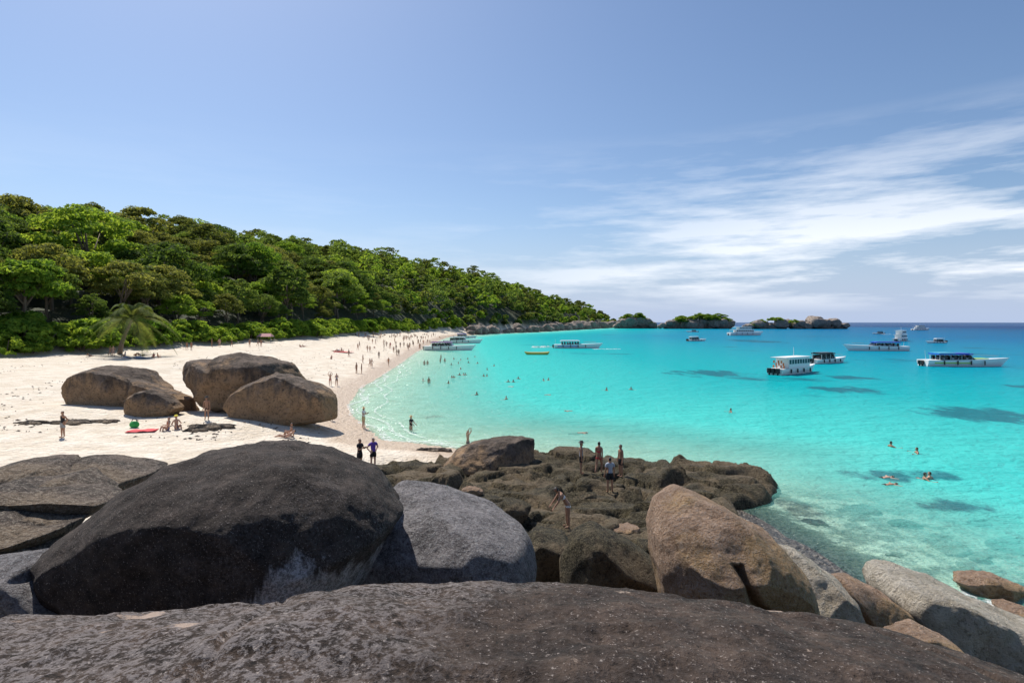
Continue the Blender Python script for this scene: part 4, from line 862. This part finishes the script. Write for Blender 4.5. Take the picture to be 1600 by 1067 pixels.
def foam(name, pts, wid, label, seed, hgt=.10):       # low ridge of broken white water
    r = np.random.default_rng(seed); V = []; Fc = []; pts = A(pts, float); n = len(pts)
    for i, p in enumerate(pts):
        d = pts[min(i + 1, n - 1)] - pts[max(i - 1, 0)]; d /= np.linalg.norm(d); nn_ = A([-d[1], d[0]]); w = wid * r.uniform(.3, 1.1) * (.15 if i in (0, n - 1) else 1)
        for u in (-1, -.4, .4, 1): q = p + nn_ * w * u; V.append((q[0], q[1], .012 + hgt * (1 - u * u) * r.uniform(.4, 1.2)))
    for i in range(n - 1):
        for j in range(3): Fc.append((i * 4 + j, i * 4 + j + 1, (i + 1) * 4 + j + 1, (i + 1) * 4 + j))
    o = mesh_obj(name, V, Fc, M_FOAM); tag(o, label, 'foam', None, 'stuff'); return o
foam('wake_foam', [G(p, 543 + r.uniform(-.5, .5)) for p in np.linspace(832, 870, 24)], 1.6, 'white wake foam behind the moving speedboat', 1, .6)
foam('bow_foam', [G(p, 545.5) for p in np.linspace(925, 970, 20)], 1.2, 'white foam streak ahead of the moving speedboat', 2, .2)
SL = SH[8:22]; pl = []
for a, b in zip(SL[:-1], SL[1:]): pl += [a + (b - a) * u for u in np.linspace(0, 1, max(3, int(np.linalg.norm(b - a) / .8)), endpoint=False)]
foam('surf_foam', A(pl) + A([[.5 + .7 * math.sin(i * .21) + .4 * math.sin(i * .57), 0] for i in range(len(pl))]), .42, 'thin broken line of surf along the beach', 3, .03)

# ---------------- things lying on the sand, stones in the shallows ----------------
def flat_rock(px, py, wpx, hpx, label, seed, nm='flat_rock'):
    x, y, z = hit(px, py); r_ = np.random.default_rng(seed); V, Fc = [], []; n = 40; w = wpx / F * y / 2; d = hpx / (py - HY) * y / 2
    ra = 1 + .25 * np.sin(np.arange(n) * .9 + seed) + r_.uniform(-.15, .15, n)
    for u, hz in ((1, -.1), (.92, .06), (.7, .14), (.35, .12)):
        for k in range(n): V.append((math.cos(k * 2 * math.pi / n) * w * ra[k] * u, math.sin(k * 2 * math.pi / n) * d * ra[k] * u, hz + r_.uniform(-.05, .05)))
    for q in range(3):
        for k in range(n): Fc.append((q * n + k, q * n + (k + 1) % n, q * n + n + (k + 1) % n, q * n + n + k))
    Fc.append(tuple(range(3 * n, 4 * n))); o = mesh_obj(nm, V, Fc, M_BEACH, smooth=False); o.location = (x, y, z); tag(o, label, 'rock'); return o
flat_rock(50, 661, 46, 5, 'flat brown rock barely above the sand beside the person in black vest', 1)
flat_rock(110, 660, 60, 7, 'flat cracked rock in the sand below the broad beach boulder', 2)
flat_rock(162, 659, 48, 4, 'thin flat rock in the sand nearest the small rounded boulder', 3)
flat_rock(330, 667, 70, 6, 'dark flat rock in the sand before the wedge boulder', 4)
flat_rock(306, 673, 36, 4, 'small flat rock in the sand right of the sunbathers', 5)
flat_rock(676, 704, 54, 4, 'long low rock at the waterline left of the oval boulder', 6)
def towel(px, py, w, l, colr, label, rz=.3):
    x, y, z = hit(px, py); V, Fc = [], []
    for i in range(9):
        for j in range(6): V.append((-l / 2 + l * i / 8, -w / 2 + w * j / 5, .05 + .03 * math.sin(i * 1.7 + j) + .02 * math.cos(j * 2.3)))
    Fc = [(i * 6 + j, i * 6 + j + 1, i * 6 + j + 7, i * 6 + j + 6) for i in range(8) for j in range(5)]
    o = mesh_obj('towel', V, Fc, CL[colr]); o.location = (x, y, z); o.rotation_euler = (0, 0, rz); tag(o, label, 'towel'); o.modifiers.new('thick', 'SOLIDIFY').thickness = .02
towel(222, 674, 1.0, 1.8, 'red', 'red towel spread below the small rounded boulder')
towel(528, 550, 2.6, 7.0, 'red', 'wide red mat under the four seated beachgoers', 0)
towel(205, 559, 1.6, 5.0, 'blue', 'blue mat under the people near the palm', .1)
x, y, z = hit(210, 668); e = bpy.data.objects.new('bag', None); sc.collection.objects.link(e); e.location = (x, y, z); tag(e, 'bright green bag on the sand at the small rounded boulder', 'bag')
def blob(rx, ry, rz_, cz):
    V, Fc = [], []; n, m = 14, 8
    for i in range(m + 1):
        t_ = math.pi * i / m
        for k in range(n): V.append((rx * math.sin(t_) ** .7 * math.cos(2 * math.pi * k / n), ry * math.sin(t_) ** .7 * math.sin(2 * math.pi * k / n), cz - rz_ * math.cos(t_)))
    Fc = [(i * n + k, i * n + (k + 1) % n, i * n + n + (k + 1) % n, i * n + n + k) for i in range(m) for k in range(n)]; return V, Fc
mesh_obj('sack', *blob(.34, .22, .24, .22), CL['green'], e); mesh_obj('strap', *tube([(-.22, 0, .4), (-.1, 0, .62), (.1, 0, .62), (.22, 0, .4)], [.025] * 4, 6), CL['black'], e)
_r = np.random.default_rng(77)
for k in range(34):
    px = _r.uniform(1190, 1600); py = _r.uniform(790, 960); y = F * (H + .2) / (py - HY); rad = _r.uniform(.25, .85); zc_ = -_r.uniform(.15, .5) - rad * .35; py2 = HY + (H - zc_) / y * F; s1 = rad * F / y
    if shore_dist(A_([(px - 800) / F * y]), A_([y]))[0] > 1: continue
    B('submerged_stone', [(px + s1 * 1.5 * math.cos(a) * _r.uniform(.75, 1.15), py2 - s1 * .6 * math.sin(a) * _r.uniform(.75, 1.15)) for a in np.linspace(0, 6.28, 10)[:-1]], y, rad, [M_PALE, M_OLIVE, M_BEACH][k % 3],
      '%s stone under the clear shallows at lower right' % ['pale', 'olive', 'brown'][k % 3], 'stone', '%s submerged stones' % ['pale', 'olive', 'brown'][k % 3], rough=.2, seed=200 + k, n=32, rings=16, power=3)
B('surf_rock', [(1490, 905), (1525, 893), (1575, 905), (1610, 925), (1600, 945), (1530, 935)], 19.0, .9, M_BROWN, 'low reddish rock awash in surf at the right edge', 'rock', rough=.2, seed=260)
B('surf_rock', [(1560, 950), (1590, 945), (1640, 965), (1630, 985), (1570, 975)], 17.5, .8, M_BROWN, 'second reddish rock between the surf and the long pale rock', 'rock', rough=.2, seed=261)
B('ochre_rock', [(1395, 985), (1440, 980), (1490, 1005), (1500, 1030), (1440, 1040), (1400, 1015)], 12.0, .8, M_BROWN, 'small ochre rock under the long pale rock', 'rock', rough=.15, seed=262)
foam('surf_swirl', [G(p, 925 + .35 * (p - 1490) + 4 * math.sin(p * .1)) for p in np.linspace(1480, 1570, 26)], .35, 'white swirl of surf around the reddish rocks', 8, .05)

for q_, (dx_, wd_) in enumerate(((1.9, .22), (3.6, .16))):
    foam('surf_foam', A(pl) + A([[dx_ + .6 * math.sin(i * .17 + q_) + .5 * math.sin(i * .43), 0] for i in range(len(pl))]), wd_, ('second faint line of surf just off the beach', 'outermost faint line of surf off the beach')[q_], 13 + q_, .02)
# litter along the tide lines
_r = np.random.default_rng(91); V = []; Fc = []
for k in range(900):
    yv = 38 + 150 * _r.uniform() ** 2; dl = _r.choice([9, 17, 30, 44]) + _r.normal(0, 1.6); row = np.interp(yv, SH[8:24, 1], SH[8:24, 0]); xv = row - dl
    if yv < 45 and xv > -14: continue
    zv = float(terrain_h(A_([xv]), A_([yv]))[0][0]); a = _r.uniform(0, 6.28); l_ = _r.uniform(.05, .22); w_ = l_ * _r.uniform(.2, .5); o_ = len(V); c, sn = math.cos(a), math.sin(a)
    V += [(xv + c * l_, yv + sn * l_, zv + .02), (xv - sn * w_, yv + c * w_, zv + .02), (xv - c * l_, yv - sn * l_, zv + .02), (xv + sn * w_, yv - c * w_, zv + .02), (xv, yv, zv + .09)]
    Fc += [(o_, o_ + 1, o_ + 4), (o_ + 1, o_ + 2, o_ + 4), (o_ + 2, o_ + 3, o_ + 4), (o_ + 3, o_, o_ + 4)]
tag(mesh_obj('leaf_litter', V, Fc, M_BARK, smooth=False), 'scattered leaves and twigs along the tide lines of the beach', 'litter', None, 'stuff')
# inflatable raft, far tender with wake, beach tent
x, y = G(839, 554); e = bpy.data.objects.new('inflatable_raft', None); sc.collection.objects.link(e); e.location = (x, y, 0); tag(e, 'long olive inflatable raft left of the moving speedboat', 'raft')
for sg in (-1, 1): part('tube', tube([(-3.4, sg * .75, .75), (-2.9, sg * .75, .42), (-1.5, sg * .75, .3), (1.5, sg * .75, .3), (2.9, sg * .75, .42), (3.4, sg * .75, .75)], [.12, .34, .38, .38, .34, .12], 10), PAINT['yellow'], e)
part('floor', box(-2.8, 2.8, -.6, .6, .12, .22), PAINT['grey'], e)
for bx in (-1.6, 0, 1.6): part('thwart', box(bx - .14, bx + .14, -.6, .6, .35, .5), PAINT['black'], e)
boat('small_motorboat', 1373, 522, 8, 175, 'tiny dark tender trailing a wake before the tour boat', 'black', engines=1)
foam('wake_foam', [G(p, 522.5) for p in np.linspace(1376, 1392, 10)] , 1.5, 'white wake behind the tiny dark tender', 15, .3)
x, y, z = hit(415, 535); e = bpy.data.objects.new('beach_tent', None); sc.collection.objects.link(e); e.location = (x, y, z); tag(e, 'faded pink shelter tent at the forest edge above the wedge boulder', 'tent')
part('roof', ([(-1.8, -1.2, 1.5), (1.8, -1.2, 1.5), (1.8, 1.2, 1.5), (-1.8, 1.2, 1.5), (-1.4, 0, 2.3), (1.4, 0, 2.3)], [(0, 1, 5, 4), (2, 3, 4, 5), (0, 4, 3), (1, 2, 5)]), plain('cloth_faded_pink', (.5, .27, .27), .9), e)
for ux in (-1.7, 1.7):
    for uy in (-1.1, 1.1): part('pole', tube([(ux, uy, -.1), (ux, uy, 1.52)], [.03, .03], 5), PAINT['grey'], e)

for o in [o for o in sc.collection.objects if o.name.startswith('person') and ('phone' in o.get('label', '') or 'photographing' in o.get('label', ''))]:
    rz = o.rotation_euler.z; V, Fc = box(-.09, .09, -.008, .008, -.042, .042); e = bpy.data.objects.new('phone', None); sc.collection.objects.link(e)
    e.location = (o.location.x + .43 * math.sin(rz), o.location.y - .43 * math.cos(rz), o.location.z + 1.30); e.rotation_euler = (0, 0, rz)
    tag(e, 'dark phone held by the person in ' + ('black shirt on the ledge' if 'black' in o['label'] else 'white shirt at the waterline'), 'phone')
    part('case', (V, Fc), PAINT['black'], e); part('screen', box(-.082, .082, .0085, .0105, -.036, .036), GLASS, e)

# look-alikes told apart by their order in the picture
same = {}
for o in sc.collection.objects:
    if o.parent is None and o.get('group') and o.get('label'): same.setdefault(o['label'], []).append((o.location.x / max(o.location.y, .1), o))
ordinals({k: v for k, v in same.items() if len(k.split()) <= 13})
